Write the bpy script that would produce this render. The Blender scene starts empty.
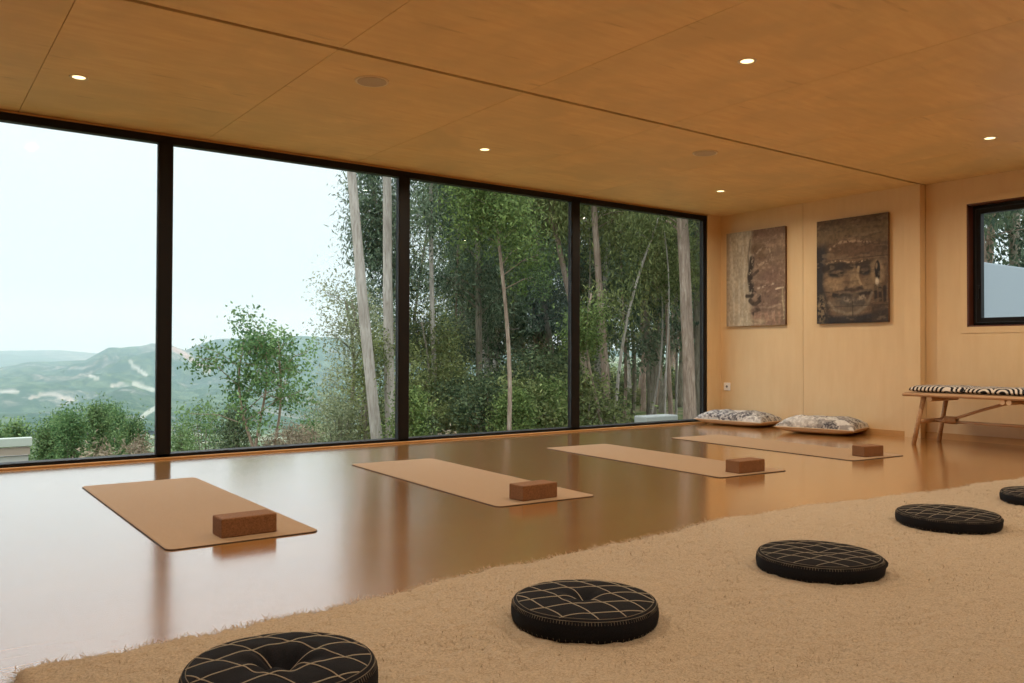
import bpy, math, random
import numpy as np
from mathutils import Vector, Matrix

sc = bpy.context.scene
COL = sc.collection
R = math.radians

# ------------------------------------------------------------------ camera
CAM = (0.0, 0.0, 0.75)
YAW, PITCH, ROLL, FPX = R(-36.172), R(0.8247), R(0.1916), 841.33
cam_data = bpy.data.cameras.new('camera')
cam_data.sensor_width = 36.0
cam_data.lens = FPX / 1024 * 36.0
cam_data.clip_end = 20000
cam = bpy.data.objects.new('camera', cam_data)
COL.objects.link(cam)
fw = Vector((-math.sin(YAW) * math.cos(PITCH), math.cos(YAW) * math.cos(PITCH), math.sin(PITCH)))
r0 = Vector((math.cos(YAW), math.sin(YAW), 0))
u0 = r0.cross(fw)
rt = r0 * math.cos(ROLL) + u0 * math.sin(ROLL)
up = rt.cross(fw)
m3 = Matrix((rt, up, -fw)).transposed()
cam.matrix_world = Matrix.Translation(CAM) @ m3.to_4x4()
sc.camera = cam

# ------------------------------------------------------------------ world, exposure
sc.view_settings.view_transform = 'Standard'
sc.view_settings.look = 'None'
sc.view_settings.gamma = 1.0
sc.view_settings.use_curve_mapping = False
sc.view_settings.exposure = 0.0
LAMP_W = 18.5          # watts of each downlight
HAZE = 2.6e-4         # haze density per metre
sc.cycles.max_bounces = 8
sc.cycles.diffuse_bounces = 5
sc.cycles.glossy_bounces = 4
sc.cycles.transparent_max_bounces = 24
sc.cycles.volume_bounces = 1
sc.cycles.sample_clamp_indirect = 4.0
sc.cycles.use_denoising = True
sc.cycles.caustics_reflective = False
sc.cycles.caustics_refractive = False

w = bpy.data.worlds.new('overcast_sky')
sc.world = w
w.use_nodes = True
nt = w.node_tree
nt.nodes.clear()
wo = nt.nodes.new('ShaderNodeOutputWorld')
bg = nt.nodes.new('ShaderNodeBackground')
tc = nt.nodes.new('ShaderNodeTexCoord')
sx = nt.nodes.new('ShaderNodeSeparateXYZ')
cr = nt.nodes.new('ShaderNodeValToRGB')
el = cr.color_ramp.elements
el[0].position = 0.0
el[0].color = (.41, .515, .57, 1)
el[1].position = 1.0
el[1].color = (1.75, 1.86, 1.94, 1)
for p_, c_ in ((.10, (.52, .605, .65)), (.27, (.61, .675, .705)), (.50, (1.15, 1.25, 1.30))):
    e = el.new(p_)
    e.color = (*c_, 1)
nt.links.new(tc.outputs['Generated'], sx.inputs[0])
nt.links.new(sx.outputs[2], cr.inputs[0])
nt.links.new(cr.outputs[0], bg.inputs[0])
bg.inputs[1].default_value = 1.65
nt.links.new(bg.outputs[0], wo.inputs[0])

# ------------------------------------------------------------------ node helpers
class N:
    def __init__(s, name, color=(.5, .5, .5), rough=.6, spec=.5, metal=0.0):
        s.m = bpy.data.materials.new(name)
        s.m.use_nodes = True
        s.t = s.m.node_tree
        s.t.nodes.clear()
        s.out = s.n('ShaderNodeOutputMaterial')
        s.p = s.n('ShaderNodeBsdfPrincipled')
        s.p.inputs['Base Color'].default_value = (*color, 1)
        s.p.inputs['Roughness'].default_value = rough
        s.p.inputs['Specular IOR Level'].default_value = spec
        s.p.inputs['Metallic'].default_value = metal
        s.l(s.p.outputs[0], s.out.inputs[0])
    def n(s, t, **kw):
        x = s.t.nodes.new(t)
        for k, v in kw.items():
            setattr(x, k, v)
        return x
    def l(s, a, b):
        s.t.links.new(a, b)
    def coord(s, kind='Object', scale=(1, 1, 1), rot=(0, 0, 0), loc=(0, 0, 0)):
        t = s.n('ShaderNodeTexCoord')
        m = s.n('ShaderNodeMapping')
        m.inputs['Scale'].default_value = scale
        m.inputs['Rotation'].default_value = rot
        m.inputs['Location'].default_value = loc
        s.l(t.outputs[kind], m.inputs[0])
        return m.outputs[0]
    def noise(s, vec, scale=5, detail=4, rough=.55, w=None, dist=0):
        x = s.n('ShaderNodeTexNoise')
        if w is not None:
            x.noise_dimensions = '4D'
            s.l(w, x.inputs['W'])
        x.inputs['Scale'].default_value = scale
        x.inputs['Detail'].default_value = detail
        x.inputs['Roughness'].default_value = rough
        x.inputs['Distortion'].default_value = dist
        s.l(vec, x.inputs['Vector'])
        return x.outputs['Fac']
    def ramp(s, fac, stops):
        x = s.n('ShaderNodeValToRGB')
        el = x.color_ramp.elements
        while len(el) < len(stops):
            el.new(.5)
        for e, (p, c) in zip(el, stops):
            e.position = p
            e.color = (*c, 1) if len(c) == 3 else c
        s.l(fac, x.inputs[0])
        return x.outputs[0]
    def mix(s, fac, a, b, mode='MIX'):
        x = s.n('ShaderNodeMix', data_type='RGBA', blend_type=mode)
        for i, v in ((0, fac), (6, a), (7, b)):
            if hasattr(v, 'is_output'):
                s.l(v, x.inputs[i])
            elif i == 0:
                x.inputs[0].default_value = v
            else:
                x.inputs[i].default_value = (*v, 1)
        return x.outputs[2]
    def math(s, op, a, b=0.0, clamp=False):
        x = s.n('ShaderNodeMath', operation=op, use_clamp=clamp)
        for i, v in ((0, a), (1, b)):
            if hasattr(v, 'is_output'):
                s.l(v, x.inputs[i])
            else:
                x.inputs[i].default_value = v
        return x.outputs[0]
    def attr(s, name, out='Fac'):
        x = s.n('ShaderNodeAttribute', attribute_name=name)
        return x.outputs[out]
    def color(s, c):
        s.l(c, s.p.inputs['Base Color'])
    def bump(s, h, strength=.3, dist=.01):
        b = s.n('ShaderNodeBump')
        b.inputs['Strength'].default_value = strength
        b.inputs['Distance'].default_value = dist
        s.l(h, b.inputs['Height'])
        s.l(b.outputs[0], s.p.inputs['Normal'])

def G3(v): return (v, v, v)

def ply_material(name, base, dark, grain_scale, fleck=.5, blot=.5, rough=.5):
    m = N(name, rough=rough, spec=.3)
    pid = m.attr('pid')
    v = m.coord('Object', grain_scale)
    g = m.noise(v, 3.0, 5, .6, w=pid)
    c = m.mix(m.ramp(g, [(.32, G3(0)), (.7, G3(1))]), dark, base)
    # large soft stains of the veneer
    v2 = m.coord('Object', (1, 1, 1))
    b = m.noise(v2, 1.7, 3, .6, w=pid, dist=.6)
    c = m.mix(m.ramp(b, [(.40, G3(0)), (.62, G3(blot))]), c, tuple(x * .80 for x in base))
    # short darker flecks along the grain
    v3 = m.coord('Object', tuple(x * .55 for x in grain_scale))
    k = m.noise(v3, 5.0, 2, .5, w=pid)
    c = m.mix(m.ramp(k, [(.66, G3(0)), (.74, G3(fleck))]), c, tuple(x * .70 for x in dark))
    t = m.math('ADD', m.math('MULTIPLY', m.math('FRACT', m.math('MULTIPLY', pid, 7.31)), .12), .94)
    c = m.mix(1.0, c, m.ramp(t, [(0, G3(0)), (1, G3(1))]), 'MULTIPLY')
    m.color(c)
    return m.m

M = {}
M['ceiling'] = ply_material('ceiling_plywood', (.90, .69, .385), (.80, .575, .30), (1.2, 7, 1), blot=.8)
M['wall'] = ply_material('wall_plywood', (.78, .60, .37), (.74, .55, .325), (5, 5, .9), blot=.2, fleck=.0)
M['void'] = N('dark_gap', (.035, .018, .008), .9).m
M['trim'] = ply_material('trim_wood', (.60, .36, .155), (.52, .29, .11), (3, 3, 3), blot=.2)
M['reveal'] = N('dark_timber', (.10, .030, .014), .4).m

def floor_material():
    m = N('bamboo_floor', rough=.16, spec=.5)
    v = m.coord('Object', (1, 1, 1))
    br = m.n('ShaderNodeTexBrick')
    br.offset = .37
    br.inputs['Color1'].default_value = (.30, .30, .30, 1)
    br.inputs['Color2'].default_value = (.75, .75, .75, 1)
    br.inputs['Mortar'].default_value = (0, 0, 0, 1)
    br.inputs['Scale'].default_value = 1
    br.inputs['Mortar Size'].default_value = .0009
    br.inputs['Brick Width'].default_value = 1.85
    br.inputs['Row Height'].default_value = .14
    m.l(v, br.inputs['Vector'])
    g = m.noise(m.coord('Object', (.9, 26, 1)), 3.2, 5, .65)
    g2 = m.noise(m.coord('Object', (1.2, 5, 1)), 1.2, 3, .5)
    c = m.ramp(g, [(.25, (.32, .150, .042)), (.5, (.41, .208, .066)), (.8, (.50, .270, .098))])
    c = m.mix(m.ramp(br.outputs[0], [(.0, G3(.5)), (.3, G3(.22)), (.75, G3(0))]), c, (.21, .088, .026))
    c = m.mix(m.math('MULTIPLY', g2, .25), c, (.36, .15, .04))
    m.color(c)
    m.p.inputs['IOR'].default_value = 1.5
    m.p.inputs['Coat Weight'].default_value = 1.0
    m.p.inputs['Coat IOR'].default_value = 1.74
    m.l(m.math('ADD', m.math('MULTIPLY', g, .10), .11), m.p.inputs['Coat Roughness'])
    h = m.noise(m.coord('Object', (.5, 3.5, 1)), 2.2, 2, .5)
    m.bump(h, .02, .01)
    m.l(m.p.inputs['Normal'].links[0].from_socket, m.p.inputs['Coat Normal'])
    return m.m
M['floor'] = floor_material()
M['black'] = N('black_aluminium', (.010, .0095, .0105), .5, .18).m
M['gasket'] = N('grey_gasket', (.030, .036, .044), .5, .25).m

def glass_material():
    m = N('window_glass')
    t = m.n('ShaderNodeBsdfTransparent')
    t.inputs[0].default_value = (.975, .985, .98, 1)
    g = m.n('ShaderNodeBsdfGlossy')
    g.inputs['Roughness'].default_value = .0
    g.inputs['Color'].default_value = (.9, .95, .95, 1)
    f = m.n('ShaderNodeFresnel')
    f.inputs['IOR'].default_value = 1.22
    x = m.n('ShaderNodeMixShader')
    ge = m.n('ShaderNodeNewGeometry')
    m.l(m.math('MULTIPLY', f.outputs[0], m.math('SUBTRACT', 1.0, ge.outputs['Backfacing'])), x.inputs[0])
    m.l(t.outputs[0], x.inputs[1])
    m.l(g.outputs[0], x.inputs[2])
    m.l(x.outputs[0], m.out.inputs[0])
    return m.m
M['glass'] = glass_material()

def cork(name, c1, c2, scale=1.0):
    m = N(name, rough=.75, spec=.25)
    v = m.coord('Object')
    n1 = m.noise(v, 260 * scale, 3, .7)
    n2 = m.noise(v, 9, 3, .5)
    c = m.mix(m.ramp(n1, [(.36, G3(0)), (.62, G3(1))]), c2, c1)
    c = m.mix(m.math('MULTIPLY', n2, .3), c, c2)
    m.color(c)
    m.bump(n1, .25, .002)
    return m.m
M['mat'] = cork('cork_mat', (.44, .315, .205), (.36, .245, .15))
M['mat_rubber'] = N('black_rubber', (.02, .02, .022), .7).m
M['block'] = cork('cork_block', (.30, .155, .075), (.17, .08, .038), .7)

def leaf_mat(name, c1, c2, trans=.3):
    m = N(name, rough=.65, spec=.15)
    v = m.attr('shade')
    c = m.ramp(v, [(0, c1), (1, c2)])
    m.color(c)
    tr = m.n('ShaderNodeBsdfTranslucent')
    m.l(c, tr.inputs[0])
    x = m.n('ShaderNodeMixShader')
    x.inputs[0].default_value = trans
    m.l(m.p.outputs[0], x.inputs[1])
    m.l(tr.outputs[0], x.inputs[2])
    m.l(x.outputs[0], m.out.inputs[0])
    return m.m
M['leaf_dark'] = leaf_mat('dark_gum_leaves', (.050, .082, .055), (.27, .345, .215))
M['leaf_mid'] = leaf_mat('olive_gum_leaves', (.085, .112, .040), (.38, .415, .165))
M['leaf_bright'] = leaf_mat('bright_leaves', (.080, .130, .040), (.31, .40, .13))
M['leaf_pale'] = leaf_mat('pale_sage_leaves', (.20, .235, .13), (.52, .54, .33))
M['leaf_fresh'] = leaf_mat('fresh_green_leaves', (.075, .16, .060), (.28, .42, .17))
M['leaf_conifer'] = leaf_mat('young_gum_leaves', (.085, .16, .070), (.31, .43, .17))
M['leaf_shrub'] = leaf_mat('shrub_leaves', (.040, .068, .036), (.22, .28, .135))
M['leaf_dry'] = leaf_mat('dry_brush', (.22, .17, .12), (.52, .42, .30), .15)

def bark_mat(name, c1, c2, c3):
    m = N(name, rough=.85, spec=.15)
    a = m.noise(m.coord('Object', (7, 7, .9)), 3.0, 5, .65, dist=.5)
    b = m.noise(m.coord('Object', (1, 1, .5)), 1.4, 3, .5)
    c = m.ramp(a, [(.3, c1), (.52, c2), (.75, c3)])
    c = m.mix(m.ramp(b, [(.45, G3(0)), (.65, G3(.6))]), c, c1)
    m.color(c)
    m.bump(a, .6, .02)
    return m.m
M['bark_pale'] = bark_mat('pale_gum_bark', (.30, .25, .21), (.50, .44, .39), (.66, .60, .54))
M['bark_brown'] = bark_mat('peeling_brown_bark', (.20, .135, .10), (.40, .29, .225), (.58, .48, .40))
M['bark_olive'] = bark_mat('olive_bark', (.15, .125, .09), (.30, .26, .20), (.44, .39, .32))

# ------------------------------------------------------------------ mesh helpers
class MB:
    def __init__(s):
        s.v, s.f, s.pid, s.mi = [], [], [], []
    def add(s, verts, faces, pid=0.0, mi=0):
        o = len(s.v)
        s.v += [tuple(x) for x in verts]
        s.f += [tuple(i + o for i in f) for f in faces]
        s.pid += [pid] * len(faces)
        s.mi += [mi] * len(faces)
    def box(s, a, b, pid=0.0, mi=0):
        (x0, y0, z0), (x1, y1, z1) = a, b
        v = [(x0, y0, z0), (x1, y0, z0), (x1, y1, z0), (x0, y1, z0), (x0, y0, z1), (x1, y0, z1), (x1, y1, z1), (x0, y1, z1)]
        s.add(v, [(3, 2, 1, 0), (4, 5, 6, 7), (0, 1, 5, 4), (1, 2, 6, 5), (2, 3, 7, 6), (3, 0, 4, 7)], pid, mi)
    def tube(s, pts, rad, n=8, cap=True, mi=0, jitter=0, rng=None):
        pts = [Vector(p) for p in pts]
        if not hasattr(rad, '__len__'):
            rad = [rad] * len(pts)
        rings = []
        prev = None
        for i, p in enumerate(pts):
            t = (pts[min(i + 1, len(pts) - 1)] - pts[max(i - 1, 0)])
            t = t.normalized() if t.length > 1e-9 else Vector((0, 0, 1))
            if prev is None:
                ref = Vector((0, 0, 1)) if abs(t.z) < .9 else Vector((1, 0, 0))
                a = t.cross(ref).normalized()
            else:
                a = (prev - t * prev.dot(t))
                a = a.normalized() if a.length > 1e-6 else t.orthogonal().normalized()
            prev = a
            b = t.cross(a)
            ring = []
            for k in range(n):
                th = 2 * math.pi * k / n
                rr = rad[i] * (1 + (rng.uniform(-jitter, jitter) if rng else 0))
                ring.append(p + a * math.cos(th) * rr + b * math.sin(th) * rr)
            rings.append(ring)
        v = [q for r_ in rings for q in r_]
        f = []
        for i in range(len(rings) - 1):
            for k in range(n):
                k2 = (k + 1) % n
                f.append((i * n + k, i * n + k2, (i + 1) * n + k2, (i + 1) * n + k))
        if cap:
            f.append(tuple(range(n - 1, -1, -1)))
            f.append(tuple((len(rings) - 1) * n + k for k in range(n)))
        s.add(v, f, 0, mi)
    def lathe(s, prof, n=48, center=(0, 0, 0), mi=0):
        cx, cy, cz = center
        v, f = [], []
        for (r_, z) in prof:
            for k in range(n):
                th = 2 * math.pi * k / n
                v.append((cx + r_ * math.cos(th), cy + r_ * math.sin(th), cz + z))
        for i in range(len(prof) - 1):
            for k in range(n):
                k2 = (k + 1) % n
                f.append((i * n + k, i * n + k2, (i + 1) * n + k2, (i + 1) * n + k))
        f.append(tuple(range(n - 1, -1, -1)))
        f.append(tuple((len(prof) - 1) * n + k for k in range(n)))
        s.add(v, f, 0, mi)
    def build(s, name, mat, parent=None, smooth=False, bevel=0, loc=None):
        me = bpy.data.meshes.new(name)
        me.from_pydata(s.v, [], s.f)
        mats = mat if isinstance(mat, (list, tuple)) else [mat]
        for m in mats:
            me.materials.append(m)
        a = me.attributes.new('pid', 'FLOAT', 'FACE')
        a.data.foreach_set('value', np.array(s.pid, dtype=np.float32))
        me.polygons.foreach_set('material_index', np.array(s.mi, dtype=np.int32))
        if smooth:
            me.polygons.foreach_set('use_smooth', np.ones(len(s.f), dtype=bool))
        me.update()
        o = bpy.data.objects.new(name, me)
        COL.objects.link(o)
        if parent:
            o.parent = parent
        if loc:
            o.location = loc
        if bevel:
            b = o.modifiers.new('bevel', 'BEVEL')
            b.width = bevel
            b.segments = 2
            b.limit_method = 'ANGLE'
        return o

def np_mesh(name, V, F, mat, parent=None, shade=None, smooth=False, colors=None):
    me = bpy.data.meshes.new(name)
    V = np.asarray(V, dtype=np.float32)
    F = np.asarray(F, dtype=np.int32)
    k = F.shape[1]
    me.vertices.add(len(V))
    me.vertices.foreach_set('co', V.ravel())
    me.loops.add(F.size)
    me.loops.foreach_set('vertex_index', F.ravel())
    me.polygons.add(len(F))
    me.polygons.foreach_set('loop_start', np.arange(0, F.size, k, dtype=np.int32))
    me.polygons.foreach_set('use_smooth', np.full(len(F), smooth, dtype=bool))
    me.materials.append(mat)
    me.update(calc_edges=True)
    if shade is not None:
        a = me.attributes.new('shade', 'FLOAT', 'FACE')
        a.data.foreach_set('value', np.asarray(shade, dtype=np.float32))
    if colors is not None:
        a = me.attributes.new('paint', 'FLOAT_COLOR', 'POINT')
        c = np.concatenate([colors, np.ones((len(colors), 1))], 1).astype(np.float32)
        a.data.foreach_set('color', c.ravel())
    o = bpy.data.objects.new(name, me)
    COL.objects.link(o)
    if parent:
        o.parent = parent
    return o

def tag(o, label=None, cat=None, group=None, kind=None):
    if label: o['label'] = label
    if cat: o['category'] = cat
    if group: o['group'] = group
    if kind: o['kind'] = kind
    return o

def empty(name, loc=(0, 0, 0), rz=0.0):
    o = bpy.data.objects.new(name, None)
    o.empty_display_size = .1
    COL.objects.link(o)
    o.location = loc
    o.rotation_euler = (0, 0, rz)
    return o

def copy_tree(o, parent=None):
    c = o.copy()
    COL.objects.link(c)
    if parent:
        c.parent = parent
    for ch in [x for x in o.children]:
        copy_tree(ch, c)
    return c

# ------------------------------------------------------------------ room shell
XL, XR, XR2, YB, YW, ZC = -2.35, 7.47, 7.55, -2.2, 6.24, 2.30

b = MB()
b.box((XL - .2, YB - .2, -.2), (XR2 + .2, YW + .16, 0))
tag(b.build('floor', M['floor']), kind='structure')

# ceiling: plywood boards with open joints, and a wide shadow gap at Y = 3.96
b = MB()
jx = [0.617 + 1.187 * k for k in range(-3, 7)]
xs = [XL] + [x for x in jx if XL < x < XR2] + [XR2]
pid = 1.0
for i in range(len(xs) - 1):
    for (y0, y1) in ((3.982, YW + .02), (1.55, 3.948), (-.85, 1.548), (YB, -.852)):
        b.box((xs[i] + .0018, y0 + .0018, ZC), (xs[i + 1] - .0018, y1, ZC + .015), pid)
        pid += 1.37
b.box((XL - .2, YB - .2, ZC + .018), (XR2 + .25, YW + .3, ZC + .3), 0, 1)
tag(b.build('ceiling', [M['ceiling'], M['void']]), kind='structure')

# wall on the right (window jamb side), with joint, plus a thin pilaster board
b = MB()
b.box((XR, 5.182, 0), (XR + .18, YW + .16, ZC), 2.2)
b.box((XR, 4.105, 0), (XR + .18, 5.178, ZC), 5.1)
b.box((XR + .012, 5.17, 0), (XR + .17, 5.19, ZC), 0, 1)
tag(b.build('wall_east', [M['wall'], M['void']]), kind='structure')
b = MB()
b.box((XR - .014, 3.955, 0), (XR + .17, 4.103, ZC), 9.7)
tag(b.build('trim_1', M['wall']), kind='structure')
# right wall with the small window
WY0, WY1, WZ0, WZ1 = 2.30, 3.585, .996, 2.07
b = MB()
b.box((XR2, WY1, 0), (XR2 + .16, 3.95, ZC), 3.3)
b.box((XR2, WY0, 0), (XR2 + .16, WY1, WZ0), 3.3)
b.box((XR2, WY0, WZ1), (XR2 + .16, WY1, ZC), 3.3)
b.box((XR2, YB, 0), (XR2 + .16, WY0, ZC), 8.3)
tag(b.build('wall_right', M['wall']), kind='structure')
b = MB()
for (y0, y1, z0, z1) in ((WY1, WY1 + .055, WZ0 - .055, WZ1 + .055), (WY0 - .055, WY0, WZ0 - .055, WZ1 + .055),
                         (WY0, WY1, WZ0 - .055, WZ0), (WY0, WY1, WZ1, WZ1 + .055)):
    b.box((XR2 - .006, y0, z0), (XR2, y1, z1), 4.4)
tag(b.build('trim_2', M['wall'], bevel=.001), kind='structure')
# reveal, frame, sash
we = tag(empty('window_2', (XR2 + .1, WY0, WZ0)), kind='structure')
def sub(b, name, mat, parent, **k):
    o = b.build(name, mat, None, **k)
    o.parent = parent
    o.matrix_parent_inverse = Matrix.Translation(parent.location).inverted()
    return o
b = MB()
t = .012
b.box((XR2 - .004, WY1 - t, WZ0), (XR2 + .16, WY1, WZ1)); b.box((XR2 - .004, WY0, WZ0), (XR2 + .16, WY0 + t, WZ1))
b.box((XR2 - .004, WY0, WZ0), (XR2 + .16, WY1, WZ0 + t)); b.box((XR2 - .004, WY0, WZ1 - t), (XR2 + .16, WY1, WZ1))
sub(b, 'reveal', M['reveal'], we)
def rect_frame(b, x0, x1, y0, y1, z0, z1, w_):
    b.box((x0, y0, z0), (x1, y0 + w_, z1)); b.box((x0, y1 - w_, z0), (x1, y1, z1))
    b.box((x0, y0 + w_, z0), (x1, y1 - w_, z0 + w_)); b.box((x0, y0 + w_, z1 - w_), (x1, y1 - w_, z1))
b = MB()
rect_frame(b, XR2 + .085, XR2 + .15, WY0 + t, WY1 - t, WZ0 + t, WZ1 - t, .03)
sub(b, 'window_frame', M['black'], we, bevel=.002)
b = MB()
rect_frame(b, XR2 + .07, XR2 + .13, WY0 + .035, WY1 - .035, WZ0 + .03, WZ1 - .035, .05)
s_ = sub(b, 'sash', M['black'], we, bevel=.003)
b = MB()
rect_frame(b, XR2 + .066, XR2 + .071, WY0 + .04, WY1 - .04, WZ0 + .036, WZ1 - .04, .006)
sub(b, 'gasket', M['gasket'], s_)
b = MB()
b.box((XR2 + .098, WY0 + .08, WZ0 + .075), (XR2 + .104, WY1 - .08, WZ1 - .08))
sub(b, 'glass_pane', M['glass'], we)
b = MB()
b.box((XR2 + .055, WY1 - .075, 1.33), (XR2 + .07, WY1 - .052, 1.36)); b.box((XR2 + .045, WY1 - .070, 1.24), (XR2 + .057, WY1 - .056, 1.36))
sub(b, 'window_handle', M['black'], s_, bevel=.003)

# baseboards
b = MB(); b.box((XR - .013, 4.105, 0), (XR, YW, .052), 1.0); tag(b.build('baseboard_east', M['trim']), kind='structure')
b = MB(); b.box((XR2 - .013, YB, 0), (XR2, 3.95, .055), 1.0); tag(b.build('baseboard_right', M['trim']), kind='structure')

# hidden walls behind the viewer
b = MB(); b.box((XL - .16, YB - .16, 0), (XR2 + .16, YB, ZC), 3.0); tag(b.build('wall_back', M['wall']), kind='structure')
b = MB(); b.box((XL - .16, YB, 0), (XL, YW + .16, ZC), 3.7); tag(b.build('wall_left', M['wall']), kind='structure')

# short wall return beside the big window and trims around it
b = MB()
b.box((7.236, YW, 0), (XR, YW + .064, ZC), 6.6)
tag(b.build('wall_front', M['wall']), kind='structure')
b = MB(); b.box((7.236, YW - .008, .0), (7.285, YW, ZC), 2.0); tag(b.build('trim_3', M['wall']), kind='structure')
b = MB(); b.box((XL, YW - .004, 2.284), (7.236, YW + .14, 2.294), 2.0); tag(b.build('trim_4', M['trim']), kind='structure')
b = MB(); b.box((XL, YW - .035, 0), (7.236, YW - .002, .012), 2.0); tag(b.build('trim_5', M['trim'], bevel=.003), kind='structure')

# the big window
wm = tag(empty('window_1', (3.4, YW + .06, 0)), kind='structure')
b = MB(); b.box((XL, YW, 2.230), (7.236, YW + .07, 2.284)); sub(b, 'head_rail', M['black'], wm, bevel=.003)
b = MB(); b.box((XL, YW, 0.0), (7.236, YW + .12, .034)); sub(b, 'bottom_rail', M['black'], wm, bevel=.003)
mull = [(-.42, -.325), (1.478, 1.570), (3.391, 3.487), (5.284, 5.382), (7.186, 7.236)]
for (x0, x1) in mull:
    b = MB()
    b.box((x0, YW, .0), (x1, YW + .065, 2.25))
    o = sub(b, 'mullion', M['black'], wm, bevel=.004)
    b = MB()
    b.box((x0 - .006, YW + .008, .036), (x0, YW + .024, 2.228))
    if x1 < 7.2:
        b.box((x1, YW + .008, .036), (x1 + .006, YW + .024, 2.228))
    sub(b, 'gasket', M['gasket'], o)
edges = [XL] + [e_ for m_ in mull for e_ in m_]
for i in range(0, len(edges) - 1, 2):
    b = MB()
    b.box((edges[i], YW + .014, .034), (edges[i + 1], YW + .022, 2.230))
    sub(b, 'glass_pane', M['glass'], wm)

# ------------------------------------------------------------------ ceiling fittings
M['lens'] = N('lamp_lens', (1, .9, .7)).m
lm = M['lens'].node_tree.nodes['Principled BSDF']
lm.inputs['Emission Color'].default_value = (1.0, .76, .38, 1)
lm.inputs['Emission Strength'].default_value = 2.6
M['bezel'] = N('satin_bezel', (.80, .72, .60), .4).m
M['grille'] = N('grille_grey', (.52, .45, .38), .7).m

def make_lamp():
    root = empty('downlight', (0, 0, 0))
    b = MB()
    pr = [(.034, -.002), (.048, -.004), (.050, -.002), (.050, 0)]
    n = 40
    v, f = [], []
    for (r_, z) in pr:
        for k in range(n):
            v.append((r_ * math.cos(2 * math.pi * k / n), r_ * math.sin(2 * math.pi * k / n), z))
    for i in range(3):
        for k in range(n):
            f.append((i * n + k, i * n + (k + 1) % n, (i + 1) * n + (k + 1) % n, (i + 1) * n + k))
    b.add(v, f)
    b.build('bezel', M['bezel'], root, smooth=True)
    b = MB()
    b.lathe([(.034, -.0018), (.034, -.0008)], 32)
    b.build('lamp_lens', M['lens'], root)
    ld = bpy.data.lights.new('lamp_light', 'AREA')
    ld.shape = 'DISK'; ld.size = .050; ld.energy = LAMP_W; ld.color = (1.0, .82, .59); ld.spread = R(165)
    lo = bpy.data.objects.new('lamp_light', ld)
    COL.objects.link(lo)
    lo.parent = root
    lo.location = (0, 0, -.0045)
    return root
lamp0 = make_lamp()
lamps = [((.811, 5.255), 'glowing round downlight in the ceiling board above the first window bay from the left'),
         ((3.587, 5.265), 'glowing round downlight between the two ceiling speakers, above the second black mullion'),
         ((6.298, 5.265), 'glowing round downlight nearest the canvas of the profile, close to the window corner'),
         ((3.609, 2.84), 'largest glowing downlight, room side of the dark ceiling joint, over the rug edge'),
         ((6.281, 2.82), 'glowing round downlight in front of the small window on the right wall'),
         ((.81, 2.84), 'glowing round downlight over the left end of the rug, out of the picture'),
         ((.81, .42), 'glowing round downlight behind the viewer at the left'),
         ((3.6, .42), 'glowing round downlight behind the viewer in the middle of the room'),
         ((6.29, .42), 'glowing round downlight behind the viewer at the right')]
for i, ((x, y), lab) in enumerate(lamps):
    o = lamp0 if i == 0 else copy_tree(lamp0)
    o.location = (x, y, ZC)
    tag(o, lab, 'ceiling light', 'recessed downlights in the ceiling')

def speaker(x, y, lab):
    root = empty('ceiling_speaker', (x, y, ZC))
    b = MB()
    b.lathe([(.080, -.004), (.094, -.006), (.097, 0.0)], 48)
    b.build('rim', M['bezel'], root, smooth=True)
    b = MB()
    b.lathe([(.082, -.0075), (.082, -.0035)], 48)
    b.build('grille', M['grille'], root)
    tag(root, lab, 'ceiling speaker', 'flush speakers in the ceiling')
speaker(2.168, 4.325, 'round grey flush ceiling speaker by the second plywood joint from the left')
speaker(5.005, 4.335, 'faint round flush ceiling speaker, the farther one, in front of the third window bay')

# ------------------------------------------------------------------ wall socket
so = tag(empty('wall_socket', (XR, 6.15, .392)), 'small square white power socket low on the plywood wall beside the window', 'socket')
b = MB(); b.box((-.010, -.043, -.043), (0, .043, .043)); b.build('plate', N('white_plastic', (.86, .86, .88), .35).m, so, bevel=.003)
b = MB()
b.tube([(-.0095, 0, .0), (-.012, 0, .0)], .013, 24)
b.build('outlet', N('socket_grey', (.12, .13, .15), .5).m, so)

# ------------------------------------------------------------------ canvases
def canvas_grid(y0, z0, wd, ht, fn, name, label, nx=150, ny=210):
    """y0 = left edge as seen from the room (greatest y)."""
    root = empty(name, (XR, y0 - wd / 2, z0))
    tag(root, label, 'painting')
    b = MB()
    b.box((-.032, -wd / 2 + .001, .001), (-.004, wd / 2 - .001, ht - .001))
    b.build('stretcher', N('canvas_edge', (.13, .075, .05), .8).m, root)
    U, Vv = np.meshgrid(np.linspace(0, 1, nx), np.linspace(0, 1, ny))
    c = fn(U, Vv)
    P_ = np.stack([np.full(U.shape, -.033), wd / 2 - U * wd, Vv * ht], -1).reshape(-1, 3)
    idx = np.arange(nx * ny).reshape(ny, nx)
    F = np.stack([idx[:-1, :-1], idx[:-1, 1:], idx[1:, 1:], idx[1:, :-1]], -1).reshape(-1, 4)
    m = N('painted_canvas', rough=.6, spec=.3)
    m.color(m.attr('paint', 'Color'))
    m.bump(m.noise(m.coord('Object'), 60, 3, .6), .25, .004)
    np_mesh('painted_surface', P_, F, m.m, root, colors=np.clip(c.reshape(-1, 3), 0, 1))
    return root

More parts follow.
